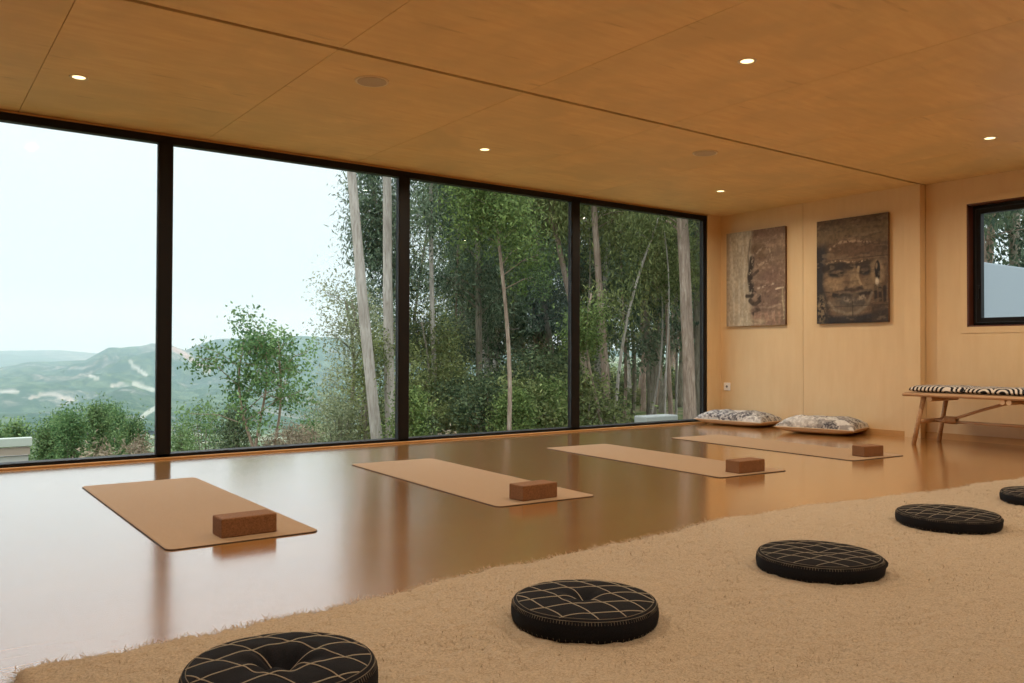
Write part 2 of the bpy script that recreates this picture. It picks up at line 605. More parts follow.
def vnoise(U, V, s, seed, octv=4):
    rg = np.random.RandomState(seed)
    out = np.zeros(U.shape)
    amp, tot = 1.0, 0
    for o in range(octv):
        n = 70
        g = rg.rand(n, n)
        x = (U * s[0] * 2 ** o) % (n - 2)
        y = (V * s[1] * 2 ** o) % (n - 2)
        xi, yi = x.astype(int), y.astype(int)
        fx, fy = x - xi, y - yi
        fx, fy = fx * fx * (3 - 2 * fx), fy * fy * (3 - 2 * fy)
        out += amp * ((g[yi, xi] * (1 - fx) + g[yi, xi + 1] * fx) * (1 - fy) + (g[yi + 1, xi] * (1 - fx) + g[yi + 1, xi + 1] * fx) * fy)
        tot += amp
        amp *= .55
    return out / tot

def sst(a, b_, x):
    t_ = np.clip((x - a) / (b_ - a), 0, 1)
    return t_ * t_ * (3 - 2 * t_)

def over(c, col, a):
    a = np.clip(a, 0, 1)[..., None]
    return c * (1 - a) + np.array(col) * a

def seg(U, V, pts, wd, soft=.006):
    """coverage of a brush line through pts"""
    d = np.full(U.shape, 9.0)
    for (a, b_) in zip(pts[:-1], pts[1:]):
        ax, ay = a; bx, by = b_
        L2 = (bx - ax) ** 2 + (by - ay) ** 2
        t_ = np.clip(((U - ax) * (bx - ax) + (V - ay) * (by - ay)) / max(L2, 1e-9), 0, 1)
        d = np.minimum(d, np.hypot(U - ax - t_ * (bx - ax), (V - ay - t_ * (by - ay)) * 1.35))
    return 1 - sst(wd, wd + soft * 2, d)

def ell(U, V, cx, cy, rx, ry, soft=.15):
    return 1 - sst(1 - soft, 1 + soft, np.hypot((U - cx) / rx, (V - cy) / ry))

def paint_face(U, V):
    n1 = vnoise(U, V, (6, 8), 1)
    n2 = vnoise(U, V, (18, 9), 2)
    n3 = vnoise(U, V, (40, 40), 3)
    Uw = U + (n1 - .5) * .03
    Vw = V + (n2 - .5) * .02
    c = np.ones(U.shape + (3,)) * np.array((.115, .073, .045))
    c = over(c, (.20, .135, .085), sst(.45, .65, n2) * .6)
    c = over(c, (.055, .035, .026), sst(.80, 1.0, V) * sst(.35, .6, n1) * .6)
    c = over(c, (.17, .125, .07), sst(.70, .8, V) * (1 - sst(.9, .97, V)) * .7)
    # dark side and night-blue base
    c = over(c, (.016, .019, .028), (1 - sst(.10, .26, Uw)) * (1 - sst(.70, .82, V)) * .92)
    # face
    face = ell(Uw, Vw, .47, .42, .36, .40, .12)
    c = over(c, (.175, .115, .07), face * .8)
    c = over(c, (.11, .065, .04), ell(Uw, Vw, .50, .70, .34, .08, .3) * .8)
    c = over(c, (.30, .21, .125), ell(Uw, Vw, .26, .40, .13, .10, .6) * .75)
    c = over(c, (.29, .21, .13), ell(Uw, Vw, .53, .40, .055, .13, .5) * .75)
    c = over(c, (.22, .16, .10), ell(Uw, Vw, .72, .36, .06, .08, .5) * .6)
    # headband and brow lines
    c = over(c, (.36, .26, .17), seg(Uw, Vw, [(.20, .72), (.36, .775), (.55, .77), (.76, .75)], .006, .01) * sst(.4, .55, n3) * .8)
    c = over(c, (.022, .016, .015), seg(Uw, Vw, [(.12, .53), (.24, .565), (.40, .55), (.50, .53)], .022, .02) * .9)
    c = over(c, (.022, .016, .015), seg(Uw, Vw, [(.58, .54), (.68, .565), (.80, .55)], .018, .02) * .85)
    c = over(c, (.40, .30, .19), seg(Uw, Vw, [(.14, .585), (.28, .60), (.46, .58), (.60, .57), (.76, .595)], .003, .006) * sst(.42, .55, n3) * .9)
    # eyes
    for ex in (.30, .69):
        c = over(c, (.022, .017, .018), ell(Uw, Vw, ex, .490, .125 if ex < .5 else .095, .055, .35) * .92)
        c = over(c, (.19, .13, .085), ell(Uw, Vw, ex, .492, .075 if ex < .5 else .055, .017, .5) * .7)
        c = over(c, (.012, .010, .010), seg(Uw, Vw, [(ex - .09, .475), (ex, .462), (ex + .08, .478)], .006, .008) * .95)
    # nose
    c = over(c, (.42, .32, .20), seg(Uw, Vw, [(.60, .52), (.585, .44), (.61, .38), (.65, .345)], .006, .012) * .75)
    c = over(c, (.020, .015, .014), seg(Uw, Vw, [(.42, .325), (.47, .315), (.53, .325), (.60, .318), (.64, .33)], .013, .014) * .95)
    c = over(c, (.33, .24, .15), ell(Uw, Vw, .53, .345, .07, .022, .5) * .6)
    # mouth
    c = over(c, (.085, .055, .042), ell(Uw, Vw, .53, .25, .25, .075, .3) * .95)
    c = over(c, (.019, .015, .016), seg(Uw, Vw, [(.25, .272), (.34, .262), (.43, .268), (.52, .255), (.62, .268), (.76, .285)], .017, .014) * .95)
    c = over(c, (.30, .235, .165), seg(Uw, Vw, [(.33, .298), (.45, .286), (.53, .276), (.60, .288), (.72, .312)], .003, .014) * .35)
    c = over(c, (.20, .15, .11), ell(Uw, Vw, .52, .215, .15, .030, .4) * .7)
    c = over(c, (.46, .38, .29), seg(Uw, Vw, [(.42, .222), (.50, .208), (.60, .222), (.66, .235)], .010, .02) * .8 * sst(.44, .6, n3))
    c = over(c, (.022, .018, .018), seg(Uw, Vw, [(.36, .188), (.50, .168), (.66, .185)], .008, .02) * .8)
    # jaw and chin
    c = over(c, (.11, .10, .085), ell(Uw, Vw, .45, .17, .28, .10, .3) * .55)
    c = over(c, (.24, .20, .15), seg(Uw, Vw, [(.18, .20), (.28, .125), (.44, .085), (.60, .10), (.72, .17), (.78, .27)], .005, .014) * .7)
    c = over(c, (.016, .019, .027), (1 - sst(.05, .085, V + .10 * (U - .45) ** 2 * -2)) * sst(.12, .2, U) * .9)
    c = over(c, (.20, .155, .10), ell(Uw, Vw, .07, .14, .06, .14, .3) * sst(.35, .6, n3))
    # ear and its pendant on the right
    c = over(c, (.22, .16, .095), ell(Uw, Vw, .86, .47, .095, .14, .25) * .8)
    c = over(c, (.30, .22, .14), ell(Uw, Vw, .865, .47, .075, .12, .2) * .5)
    c = over(c, (.012, .011, .012), ell(Uw, Vw, .865, .48, .036, .095, .15))
    c = over(c, (.26, .19, .12), ell(Uw, Vw, .855, .52, .014, .03, .3))
    c = over(c, (.62, .56, .46), ell(Uw, Vw, .855, .375, .022, .035, .4) * .9)
    for u_ in (.83, .89, .95):
        c = over(c, (.018, .015, .016), seg(Uw, Vw, [(u_, .32), (u_ + .004, .20)], .011, .012) * .9)
    c = over(c, (.05, .036, .03), sst(.77, .79, U) * (1 - sst(.14, .19, V)) * .75)
    # joints between the carved stone blocks
    for v_ in (.305, .61, .16):
        c = over(c, (.03, .022, .02), (1 - sst(.002, .006, np.abs(V - v_ + (n1 - .5) * .01))) * .6)
    c = over(c, (.03, .022, .02), (1 - sst(.003, .007, np.abs(U - .52))) * (1 - sst(.2, .22, V)) * .7)
    n4 = vnoise(U, V, (7, 34), 9)
    c = over(c, (.03, .022, .02), sst(.54, .68, n4) * .38)
    c = over(c, (.30, .225, .145), sst(.60, .72, vnoise(U, V, (9, 30), 15)) * .28)
    c *= (.60 + .80 * n3)[..., None]
    return c * 1.0

def paint_profile(U, V):
    n1 = vnoise(U, V, (5, 6), 11)
    n2 = vnoise(U, V, (22, 3), 12)
    n3 = vnoise(U, V, (40, 40), 13)
    Uw = U + (n1 - .5) * .05
    Vw = V + (n1 - .5) * .03
    c = np.ones(U.shape + (3,)) * np.array((.36, .31, .235))
    c = over(c, (.46, .42, .34), sst(.45, .62, n2) * .7)
    c = over(c, (.25, .19, .14), (1 - sst(.0, .10, U)) * .7)
    right = sst(.40, .50, Uw)
    c = over(c, (.205, .145, .105), right)
    c = over(c, (.27, .195, .14), right * sst(.5, .65, n1) * .7)
    c = over(c, (.13, .075, .058), right * sst(.86, .97, V) * .6)
    c = over(c, (.15, .092, .075), ell(Uw, Vw, .78, .45, .24, .16, .4) * .7)
    c = over(c, (.14, .090, .075), ell(Uw, Vw, .72, .22, .2, .08, .4) * .6)
    # brow
    c = over(c, (.13, .085, .05), ell(Uw, Vw, .54, .80, .13, .055, .4) * .85)
    c = over(c, (.13, .085, .05), ell(Uw, Vw, .60, .71, .09, .04, .4) * .7)
    c = over(c, (.42, .33, .25), seg(Uw, Vw, [(.47, .73), (.58, .78), (.68, .84), (.66, .88)], .003, .012) * .6 * sst(.4, .6, n3))
    c = over(c, (.42, .33, .25), seg(Uw, Vw, [(.52, .63), (.66, .645), (.76, .65), (.76, .74), (.70, .80)], .003, .014) * .6 * sst(.38, .56, n3))
    # profile of nose and lips as a dark broken stroke
    c = over(c, (.07, .050, .035), seg(Uw, Vw, [(.42, .90), (.38, .72), (.40, .62)], .006, .01) * .6)
    c = over(c, (.035, .026, .022), seg(Uw, Vw, [(.45, .70), (.43, .60), (.42, .52), (.44, .42), (.45, .33)], .026, .02) * sst(.30, .46, n3))
    c = over(c, (.035, .026, .022), seg(Uw, Vw, [(.45, .52), (.55, .57)], .010, .012) * .8)
    c = over(c, (.04, .030, .025), seg(Uw, Vw, [(.36, .315), (.44, .315), (.50, .345)], .014, .012) * .95)
    c = over(c, (.045, .033, .027), seg(Uw, Vw, [(.43, .27), (.50, .225), (.57, .25), (.56, .30)], .022, .012) * .92)
    c = over(c, (.20, .14, .10), ell(Uw, Vw, .50, .27, .035, .022, .4) * .8)
    c = over(c, (.035, .026, .022), ell(Uw, Vw, .52, .145, .075, .038, .3) * .95)
    c = over(c, (.20, .14, .10), ell(Uw, Vw, .47, .165, .045, .018, .4) * .7)
    c = over(c, (.40, .32, .25), seg(Uw, Vw, [(.55, .385), (.66, .40), (.76, .42), (.84, .43)], .004, .01) * sst(.4, .55, n3))
    c = over(c, (.55, .46, .36), seg(Uw, Vw, [(.86, .375), (.97, .38)], .007, .005) * .9)
    c = over(c, (.42, .36, .24), seg(Uw, Vw, [(.96, .37), (.965, .2), (.97, .06)], .005, .006) * .8)
    c = over(c, (.36, .28, .21), seg(Uw, Vw, [(.58, .19), (.74, .185), (.92, .21)], .005, .01) * .6)
    c = over(c, (.30, .19, .14), right * (1 - sst(.12, .16, V)) * sst(.4, .6, n2) * .7)
    c = over(c, (.44, .38, .27), ell(Uw, Vw, .52, .04, .16, .03, .5) * .5)
    c = over(c, (.12, .08, .06), right * sst(.52, .66, vnoise(U, V, (8, 26), 19)) * .45)
    c = over(c, (.34, .25, .19), right * sst(.58, .70, vnoise(U, V, (10, 22), 29)) * .4)
    c *= (.62 + .76 * n3)[..., None]
    return c * 1.15

canvas_grid(6.135, 1.058, .766, 1.03, paint_profile, 'profile_painting', 'pale grey and brown canvas with a dark broken profile stroke, nearest the window')
canvas_grid(4.998, 1.056, .752, 1.025, paint_face, 'face_painting', 'dark brown canvas of a large calm smiling stone face, nearest the small window')

# ------------------------------------------------------------------ yoga mats and cork blocks
def rounded_rect(w_, l_, r_, n=8):
    pts = []
    for (cx, cy, a0) in ((w_ / 2 - r_, l_ / 2 - r_, 0), (-w_ / 2 + r_, l_ / 2 - r_, 90), (-w_ / 2 + r_, -l_ / 2 + r_, 180), (w_ / 2 - r_, -l_ / 2 + r_, 270)):
        for k in range(n + 1):
            a = R(a0 + 90 * k / n)
            pts.append((cx + r_ * math.cos(a), cy + r_ * math.sin(a)))
    return pts

def slab(b, pts, z0, z1, mi=0):
    n = len(pts)
    v = [(x, y, z0) for x, y in pts] + [(x, y, z1) for x, y in pts]
    f = [tuple(range(n - 1, -1, -1)), tuple(range(n, 2 * n))] + [(i, (i + 1) % n, n + (i + 1) % n, n + i) for i in range(n)]
    b.add(v, f, 0, mi)

def make_mat():
    root = empty('yoga_mat')
    b = MB(); slab(b, rounded_rect(.612, 1.86, .035), 0.0, .0028); b.build('rubber_underside', M['mat_rubber'], root)
    b = MB(); slab(b, rounded_rect(.608, 1.856, .034), .0028, .0050); b.build('cork_surface', M['mat'], root)
    return root
mat0 = make_mat()
mats = [(1.138, 4.262, -.2, 'tan cork yoga mat lying alone before the first mullion, nearest the left edge'),
        (2.722, 4.262, -3.0, 'tan cork yoga mat running towards the second mullion, second in the row'),
        (4.395, 4.28, -3.6, 'pale tan cork yoga mat running towards the third mullion, third in the row'),
        (5.815, 4.28, -3.6, 'tan cork yoga mat closest to the patterned floor cushions, last in the row')]
for i, (x, y, a, lab) in enumerate(mats):
    o = mat0 if i == 0 else copy_tree(mat0)
    o.location = (x, y, 0.0005)
    o.rotation_euler.z = R(a)
    tag(o, lab, 'yoga mat', 'cork yoga mats in a row')

def make_block():
    b = MB()
    b.box((-.115, -.058, 0), (.115, .058, .078))
    return b.build('cork_block', M['block'], bevel=.005)
bl0 = make_block()
blocks = [(1.170, 3.468, 1, 1.0, 'brown cork yoga block on the near end of the leftmost mat'),
          (2.664, 3.452, 2, 1.0, 'brown cork yoga block on the near end of the second mat'),
          (4.365, 3.452, -3, 1.03, 'brown cork yoga block on the near end of the third mat'),
          (5.790, 3.468, -11, .85, 'brown cork yoga block on the near end of the farthest mat')]
for i, (x, y, a, s, lab) in enumerate(blocks):
    o = bl0 if i == 0 else copy_tree(bl0)
    o.location = (x, y, .0055)
    o.rotation_euler.z = R(a)
    o.scale = (s, 1, 1)
    tag(o, lab, 'yoga block', 'cork blocks on the mats')

# ------------------------------------------------------------------ rug
rng = np.random.RandomState(5)
def rug_edge(x):
    e_ = np.interp(x, [.2, .45, .9, 1.3, 1.7, 2.2, 2.9, 3.6, 4.3, 5.6, 7.4], [2.235, 2.255, 2.26, 2.315, 2.37, 2.39, 2.48, 2.465, 2.36, 2.27, 2.26])
    return e_ + .012 * np.sin(x * 9.1) + .007 * np.sin(x * 23 + 1) + .005 * np.sin(x * 61 + 2) + .004 * np.sin(x * 137)
RX0, RX1, RY0 = .225, 6.95, -.30
nx, ny = 760, 300
gu = np.linspace(0, 1, nx)
gv = np.linspace(0, 1, ny)
UU, VV = np.meshgrid(gu, gv)
Xg = RX0 + UU * (RX1 - RX0)
Xg = Xg + (1 - UU) ** 8 * .01 * np.sin(VV * 70)
Yg = RY0 + VV * (rug_edge(Xg) - RY0)
edge_d = np.minimum(np.minimum((Xg - RX0), (RX1 - Xg)), np.minimum((1 - VV) * 2.6, VV * 2.6))
fall = np.clip(edge_d / .02, 0, 1) ** .5
hn = vnoise(Xg, Yg, (5, 5), 21, 3) * .010 + vnoise(Xg, Yg, (55, 55), 22, 3) * .012
Zg = .001 + fall * (.008 + hn)
V_ = np.stack([Xg, Yg, Zg], -1).reshape(-1, 3)
idx = np.arange(nx * ny).reshape(ny, nx)
F_ = np.stack([idx[:-1, :-1], idx[:-1, 1:], idx[1:, 1:], idx[1:, :-1]], -1).reshape(-1, 4)
mr = N('wool_pile', rough=.95, spec=.05)
vv = mr.coord('Object')
a1 = mr.noise(vv, 150, 4, .75)
a2 = mr.noise(vv, 3, 4, .6)
cc = mr.mix(mr.ramp(a1, [(.35, G3(0)), (.62, G3(1))]), (.36, .285, .20), (.64, .53, .395))
cc = mr.mix(mr.math('MULTIPLY', a2, .35), cc, (.45, .36, .25))
mr.color(cc)
mr.bump(a1, .7, .008)
mr.p.inputs['Sheen Weight'].default_value = .25
M['wool'] = mr.m
rug = tag(empty('shaggy_rug', (3.5, 1.2, 0)), 'large cream shaggy wool rug under the black round cushions', 'rug')
o = np_mesh('woven_pile', V_, F_, M['wool'], rug, smooth=True)
o.matrix_parent_inverse = Matrix.Translation(rug.location).inverted()
# loose wool fibres on the pile and along the frayed edge
nf = 70000
fx = rng.uniform(RX0, 6.6, nf)
fy = rng.uniform(1.0, 1.0, nf) * 0
dens = rng.rand(nf)
fy = .75 + (rug_edge(fx) - .75) * rng.rand(nf)
ne = 9000
ex = rng.uniform(RX0, RX1, ne)
ey = rug_edge(ex) + rng.normal(0, .005, ne) + .012 * np.clip(vnoise(ex[None], ex[None] * 0, (22, 1), 8, 2)[0] - .5, 0, 1)
nl = 500
lx = RX0 + rng.normal(0, .004, nl)
ly = rng.uniform(1.0, 2.23, nl)
px_ = np.concatenate([fx, ex, lx]); py_ = np.concatenate([fy, ey, ly])
nt_ = len(px_)
z0 = np.concatenate([np.full(nf, .014), rng.uniform(.002, .014, ne + nl)])
ang = rng.uniform(0, 2 * math.pi, nt_)
ang[nf:nf + ne] = rng.normal(math.pi / 2, .9, ne)
ang[nf + ne:] = rng.normal(math.pi, .9, nl)
ln = rng.uniform(.006, .016, nt_)
ln[nf:] = rng.uniform(.008, .026, ne + nl)
hz = rng.uniform(.2, 1.1, nt_); hz[nf:] = rng.uniform(-.2, .6, ne + nl)
d_ = np.stack([np.cos(ang), np.sin(ang), hz], -1)
side = np.stack([-np.sin(ang), np.cos(ang), np.zeros(nt_)], -1) * .0011
p0 = np.stack([px_, py_, z0], -1)
p1 = p0 + d_ * ln[:, None]
Vf = np.stack([p0 - side, p0 + side, p1 + side * .4 + np.array((0, 0, -.001)), p1 - side * .4 + np.array((0, 0, -.001))], 1).reshape(-1, 3)
Vf[:, 2] = np.maximum(Vf[:, 2], .001)
Ff = np.arange(nt_ * 4).reshape(-1, 4)
o = np_mesh('wool_fibres', Vf, Ff, M['wool'], rug)
o.matrix_parent_inverse = Matrix.Translation(rug.location).inverted()
o['kind'] = 'stuff'
RUG_TOP = .019

# ------------------------------------------------------------------ round floor cushions
mf = N('black_cotton', rough=.9, spec=.15)
q = mf.noise(mf.coord('Object'), 420, 2, .6)
mf.color(mf.ramp(q, [(.3, (.0055, .0060, .0085)), (.7, (.017, .018, .024))]))
mf.bump(q, .4, .002)
M['cotton'] = mf.m
M['thread'] = N('cream_thread', (.40, .36, .29), .9, .1).m
M['rim_thread'] = N('dull_thread', (.19, .17, .14), .9, .1).m

def round_cushion(x, y, rz, Rr, H, dimple, dimple_w, puff, lab, tip=None, grid=5, spacing=.072, seed=0, ang2=90, fold=.0012):
    root = empty('round_floor_cushion', (x, y, RUG_TOP - .006), R(rz))
    tag(root, lab, 'floor cushion', 'black round floor cushions on the rug')
    rg = np.random.RandomState(seed)
    ph = rg.uniform(0, 6.28, 4)
    dirs = [R(0), R(ang2)]
    offs = [(k - (grid - 1) / 2) * spacing for k in range(grid)]
    def ztop(X_, Y_):
        r_ = np.hypot(X_, Y_) / Rr
        th = np.arctan2(Y_, X_)
        z = H * (.77 + .23 * np.sqrt(np.clip(1 - (r_ / .98) ** 3, 0, 1)))
        z = z - dimple * np.exp(-(r_ * Rr / dimple_w) ** 2)
        z = z + fold * np.cos(th * 7 + ph[1]) * sst(.05, .2, r_) * (1 - sst(.25, .6, r_))
        z = z + puff * .35 * np.cos(th * 6 + ph[0]) * sst(.1, .4, r_) * (1 - sst(.75, 1, r_))
        for d0 in dirs:
            dd = X_ * np.cos(d0) + Y_ * np.sin(d0)
            for of in offs:
                z = z - puff * .5 * np.exp(-((dd - of) / .011) ** 2) * (1 - sst(.85, 1, r_))
        return z
    n = 120
    rings = []
    for s in np.linspace(.0, .955, 44)[1:]:
        rings.append((s, None))
    side_prof = [(.972, .775), (.986, .70), (.996, .60), (1.0, .48), (.998, .34), (.985, .20), (.96, .09), (.93, .02), (.88, 0.0)]
    V_, F_ = [(0, 0, float(ztop(np.array(0.), np.array(0.))))], []
    th = np.linspace(0, 2 * math.pi, n, endpoint=False)
    tipf = np.zeros(n)
    if tip is not None:
        dth = (th - R(tip - rz) + math.pi) % (2 * math.pi) - math.pi
        tipf = np.maximum(0, 1 - np.abs(dth) / .20) ** 1.4 * .10
    wob = 1 + .006 * np.sin(th * 3 + ph[1]) + .006 * np.sin(th * 5 + ph[2])
    for (s, _) in rings:
        X_, Y_ = Rr * s * np.cos(th) * wob, Rr * s * np.sin(th) * wob
        z = ztop(X_, Y_)
        V_ += list(zip(X_, Y_, z))
    for (s, hz_) in side_prof:
        k = s * wob * (1 + tipf * math.exp(-((hz_ - .42) / .28) ** 2))
        V_ += list(zip(Rr * k * np.cos(th), Rr * k * np.sin(th), np.full(n, H * hz_) + .0015 * np.sin(th * 17 + ph[3]) * (hz_ > .1)))
    V_.append((0, 0, 0))
    nr = len(rings) + len(side_prof)
    b = MB()
    f = []
    for k in range(n):
        f.append((0, 1 + k, 1 + (k + 1) % n))
    for i in range(nr - 1):
        for k in range(n):
            k2 = (k + 1) % n
            f.append((1 + i * n + k, 1 + (i + 1) * n + k, 1 + (i + 1) * n + k2, 1 + i * n + k2))
    for k in range(n):
        f.append((len(V_) - 1, 1 + (nr - 1) * n + (k + 1) % n, 1 + (nr - 1) * n + k))
    b.add(V_, f)
    cov = b.build('cushion_cover', M['cotton'], root, smooth=True)
    # stitched lines on top
    b = MB()
    for d0 in dirs:
        c_, s_ = math.cos(d0), math.sin(d0)
        for of in offs:
            half = math.sqrt(max(0, (.925 * Rr) ** 2 - of ** 2))
            ts = np.linspace(-half, half, 46)
            wv = .0025 * np.sin(ts * 40 + of * 90)
            X_ = c_ * (of + wv) - s_ * ts
            Y_ = s_ * (of + wv) + c_ * ts
            z = ztop(X_, Y_) + .0004
            b.tube(list(zip(X_, Y_, z)), .0015 if seed < 3 else .0010, 5)
    b.build('quilt_stitching', M['thread'], cov, smooth=True)
    b = MB()
    for s in (.925, .965):
        tt = np.linspace(0, 2 * math.pi, 121)
        w2 = 1 + .006 * np.sin(tt * 3 + ph[1]) + .006 * np.sin(tt * 5 + ph[2])
        X_, Y_ = Rr * s * np.cos(tt) * w2, Rr * s * np.sin(tt) * w2
        z = ztop(X_, Y_) if s < .95 else np.full(121, H * .795)
        b.tube(list(zip(X_, Y_, z + .0004)), .0011, 5, cap=False)
    for k in range(150):
        a = 2 * math.pi * k / 150
        w2 = 1 + .006 * math.sin(a * 3 + ph[1]) + .006 * math.sin(a * 5 + ph[2])
        p_ = [(Rr * .968 * w2 * math.cos(a), Rr * .968 * w2 * math.sin(a), H * .785), (Rr * .988 * w2 * math.cos(a), Rr * .988 * w2 * math.sin(a), H * .695)]
        b.tube(p_, .0009, 4)
    for k in range(75):
        a = 2 * math.pi * k / 75
        w2 = 1 + .006 * math.sin(a * 3 + ph[1]) + .006 * math.sin(a * 5 + ph[2])
        b.tube([(Rr * .99 * w2 * math.cos(a), Rr * .99 * w2 * math.sin(a), H * .21), (Rr * .972 * w2 * math.cos(a), Rr * .972 * w2 * math.sin(a), H * .12)], .0008, 4)
    b.build('rim_stitching', M['rim_thread'], cov, smooth=True)
    return root
round_cushion(.662, 1.732, 22, .203, .098, .046, .046, .0035, 'black round cushion with cream lattice stitching and deep dimple, cut by the bottom edge', seed=1, spacing=.080, ang2=72, fold=.0045)
round_cushion(1.531, 1.752, -6, .202, .078, .022, .034, .002, 'black round cushion with cream lattice stitching, second from the left end of the rug', seed=2, ang2=72, spacing=.074)
round_cushion(2.543, 1.704, 12, .208, .072, .008, .05, .0015, 'black round stitched cushion with a pointed seam corner, middle one of five', seed=3, tip=-42, ang2=70, spacing=.062)
round_cushion(3.668, 1.825, 20, .208, .070, .008, .05, .0015, 'flat black round stitched cushion with a seam corner, second farthest on the rug', seed=4, tip=-42, ang2=75, spacing=.062)
round_cushion(4.61, 1.807, 0, .208, .068, .008, .05, .0015, 'black round stitched cushion cut off by the right picture edge, farthest on the rug', seed=5, ang2=75, spacing=.062)

# ------------------------------------------------------------------ rectangular patterned floor cushions
def batik(name, seed):
    m = N(name, rough=.9, spec=.1)
    v = m.coord('Object', loc=(seed, seed * 2, 0))
    vor = m.n('ShaderNodeTexVoronoi')
    vor.inputs['Scale'].default_value = 7.5
    m.l(v, vor.inputs['Vector'])
    patch = m.ramp(vor.outputs['Color'], [(.30, (.10, .10, .12)), (.42, (.34, .34, .35)), (.58, (.62, .61, .60)), (.75, (.22, .21, .22))])
    n1 = m.noise(v, 34, 3, .7)
    c = m.mix(m.ramp(n1, [(.45, G3(0)), (.58, G3(.75))]), patch, (.70, .70, .69))
    n2 = m.noise(v, 12, 2, .6)
    c = m.mix(m.ramp(n2, [(.52, G3(0)), (.60, G3(.55))]), c, (.08, .072, .078))
    m.color(c)
    m.bump(n1, .3, .004)
    return m.m
M['batik'] = batik('grey_batik', 3.1)
M['batik2'] = batik('grey_batik_two', 8.7)
M['linen'] = N('natural_linen', (.62, .48, .34), .9, .1).m

def rect_cushion(x, y, rz, lx, ly, h, mat, lab, seed):
    root = empty('square_floor_cushion', (x, y, 0), R(rz))
    tag(root, lab, 'floor cushion', 'grey patterned cushions against the wall')
    n = 60
    t_ = np.linspace(-1, 1, n)
    A, B = np.meshgrid(t_, t_)
    # pinched corners of a stuffed cushion
    pin = 1 - .05 * (1 - B ** 2) * np.abs(A) ** 3
    pin2 = 1 - .05 * (1 - A ** 2) * np.abs(B) ** 3
    X_ = A * lx / 2 * pin
    Y_ = B * ly / 2 * pin2
    prof = (np.clip(1 - np.abs(A) ** 3.2, 0, 1) * np.clip(1 - np.abs(B) ** 3.2, 0, 1)) ** .42
    nz = vnoise((A + 1), (B + 1), (3, 3), seed, 3) - .5
    zt = h * .36 + prof * (h * .64) * (1 + nz * .35) - .02 * np.exp(-((A - .1) ** 2 + (B) ** 2) / .06)
    zb = h * .36 - prof * (h * .36)
    idx = np.arange(n * n).reshape(n, n)
    F = np.stack([idx[:-1, :-1], idx[:-1, 1:], idx[1:, 1:], idx[1:, :-1]], -1).reshape(-1, 4)
    np_mesh('patterned_cover', np.stack([X_, Y_, zt], -1).reshape(-1, 3), F, mat, root, smooth=True)
    np_mesh('linen_underside', np.stack([X_, Y_, zb], -1).reshape(-1, 3), F[:, ::-1], M['linen'], root, smooth=True)
    b = MB()
    per = [(X_[0, i], Y_[0, i]) for i in range(n)] + [(X_[i, -1], Y_[i, -1]) for i in range(1, n)] + [(X_[-1, i], Y_[-1, i]) for i in range(n - 2, -1, -1)] + [(X_[i, 0], Y_[i, 0]) for i in range(n - 2, -1, -1)]
    b.tube([(p[0], p[1], h * .36) for p in per], .006, 6, cap=False)
    b.build('piping', M['linen'], root, smooth=True)
rect_cushion(7.225, 5.80, 7.0, .46, .80, .155, M['batik'], 'grey patchwork patterned cushion on the floor under the profile canvas, next to the window', 31)
rect_cushion(7.165, 4.755, 15.0, .54, .74, .165, M['batik2'], 'grey patterned cushion on the floor under the smiling face canvas', 57)

# ------------------------------------------------------------------ bench
mb_ = N('rattan_wood', rough=.55, spec=.35)
g_ = mb_.noise(mb_.coord('Object', (14, 1.2, 14)), 6, 4, .6)
mb_.color(mb_.ramp(g_, [(.3, (.38, .22, .115)), (.7, (.56, .36, .21))]))
M['rattan'] = mb_.m
M['rattan_end'] = N('rattan_end_grain', (.66, .48, .31), .7).m
bench = tag(empty('rattan_bench', (7.14, 2.99, 0)), 'pale rattan bench with splayed legs and arched brace under the small window', 'bench')
b = MB()
sp = [(-.25, -.83), (.25, -.83), (.25, .83), (-.25, .83)]
slab(b, sp, .402, .430)
o = b.build('seat', M['rattan'], bench, bevel=.012)
b = MB(); 
for k in range(9):
    xx = -.21 + k * .0525
    b.tube([(xx, -.82, .428), (xx, .82, .428)], .010, 6)
b.build('seat_slats', M['rattan'], bench, smooth=True)
for sy in (1, -1):
    for sx_ in (-1, 1):
        b = MB()
        b.tube([(sx_ * .210, sy * .745, 0), (sx_ * .200, sy * .708, .2), (sx_ * .190, sy * .665, .402)], [.0185, .0190, .0195], 14)
        b.build('leg', M['rattan'], bench, smooth=True)
    b = MB()
    b.tube([(-.225, sy * .60, .385), (.225, sy * .60, .385)], .021, 14)
    b.build('seat_support', M['rattan'], bench, smooth=True)
    b = MB()
    b.tube([(-.20, sy * .685, .195), (.20, sy * .685, .195)], .017, 12)
    b.build('crossbar', M['rattan'], bench, smooth=True)
    b = MB()
    for k in range(10):
        yy = sy * (.55 - k * .009) if False else sy * (.58 - k * .010)
        ring = [(-.0 + .030 * math.cos(a) - .20 * 0, yy, .205 + .028 * math.sin(a)) for a in np.linspace(0, 2 * math.pi, 17)]
        b.tube(ring, .0055, 5, cap=False)
    b.build('cane_binding', M['rattan'], bench, smooth=True)
b = MB()
b.tube([(0, -.685, .192), (0, .685, .192)], .013, 10)
b.build('stretcher', M['rattan'], bench, smooth=True)
b = MB()
arc = [(0, -.60, .205), (0, -.50, .222), (0, -.28, .305), (0, -.12, .358), (0, 0, .378), (0, .12, .358), (0, .28, .305), (0, .50, .222), (0, .60, .205)]
b.tube(arc, .0125, 10)
b.build('arched_brace', M['rattan'], bench, smooth=True)
for dy in (-.022, .026):
    b = MB()
    b.tube([(-.24, dy, .385), (.24, dy, .385)], .0205, 14)
    b.build('seat_support', M['rattan'], bench, smooth=True)
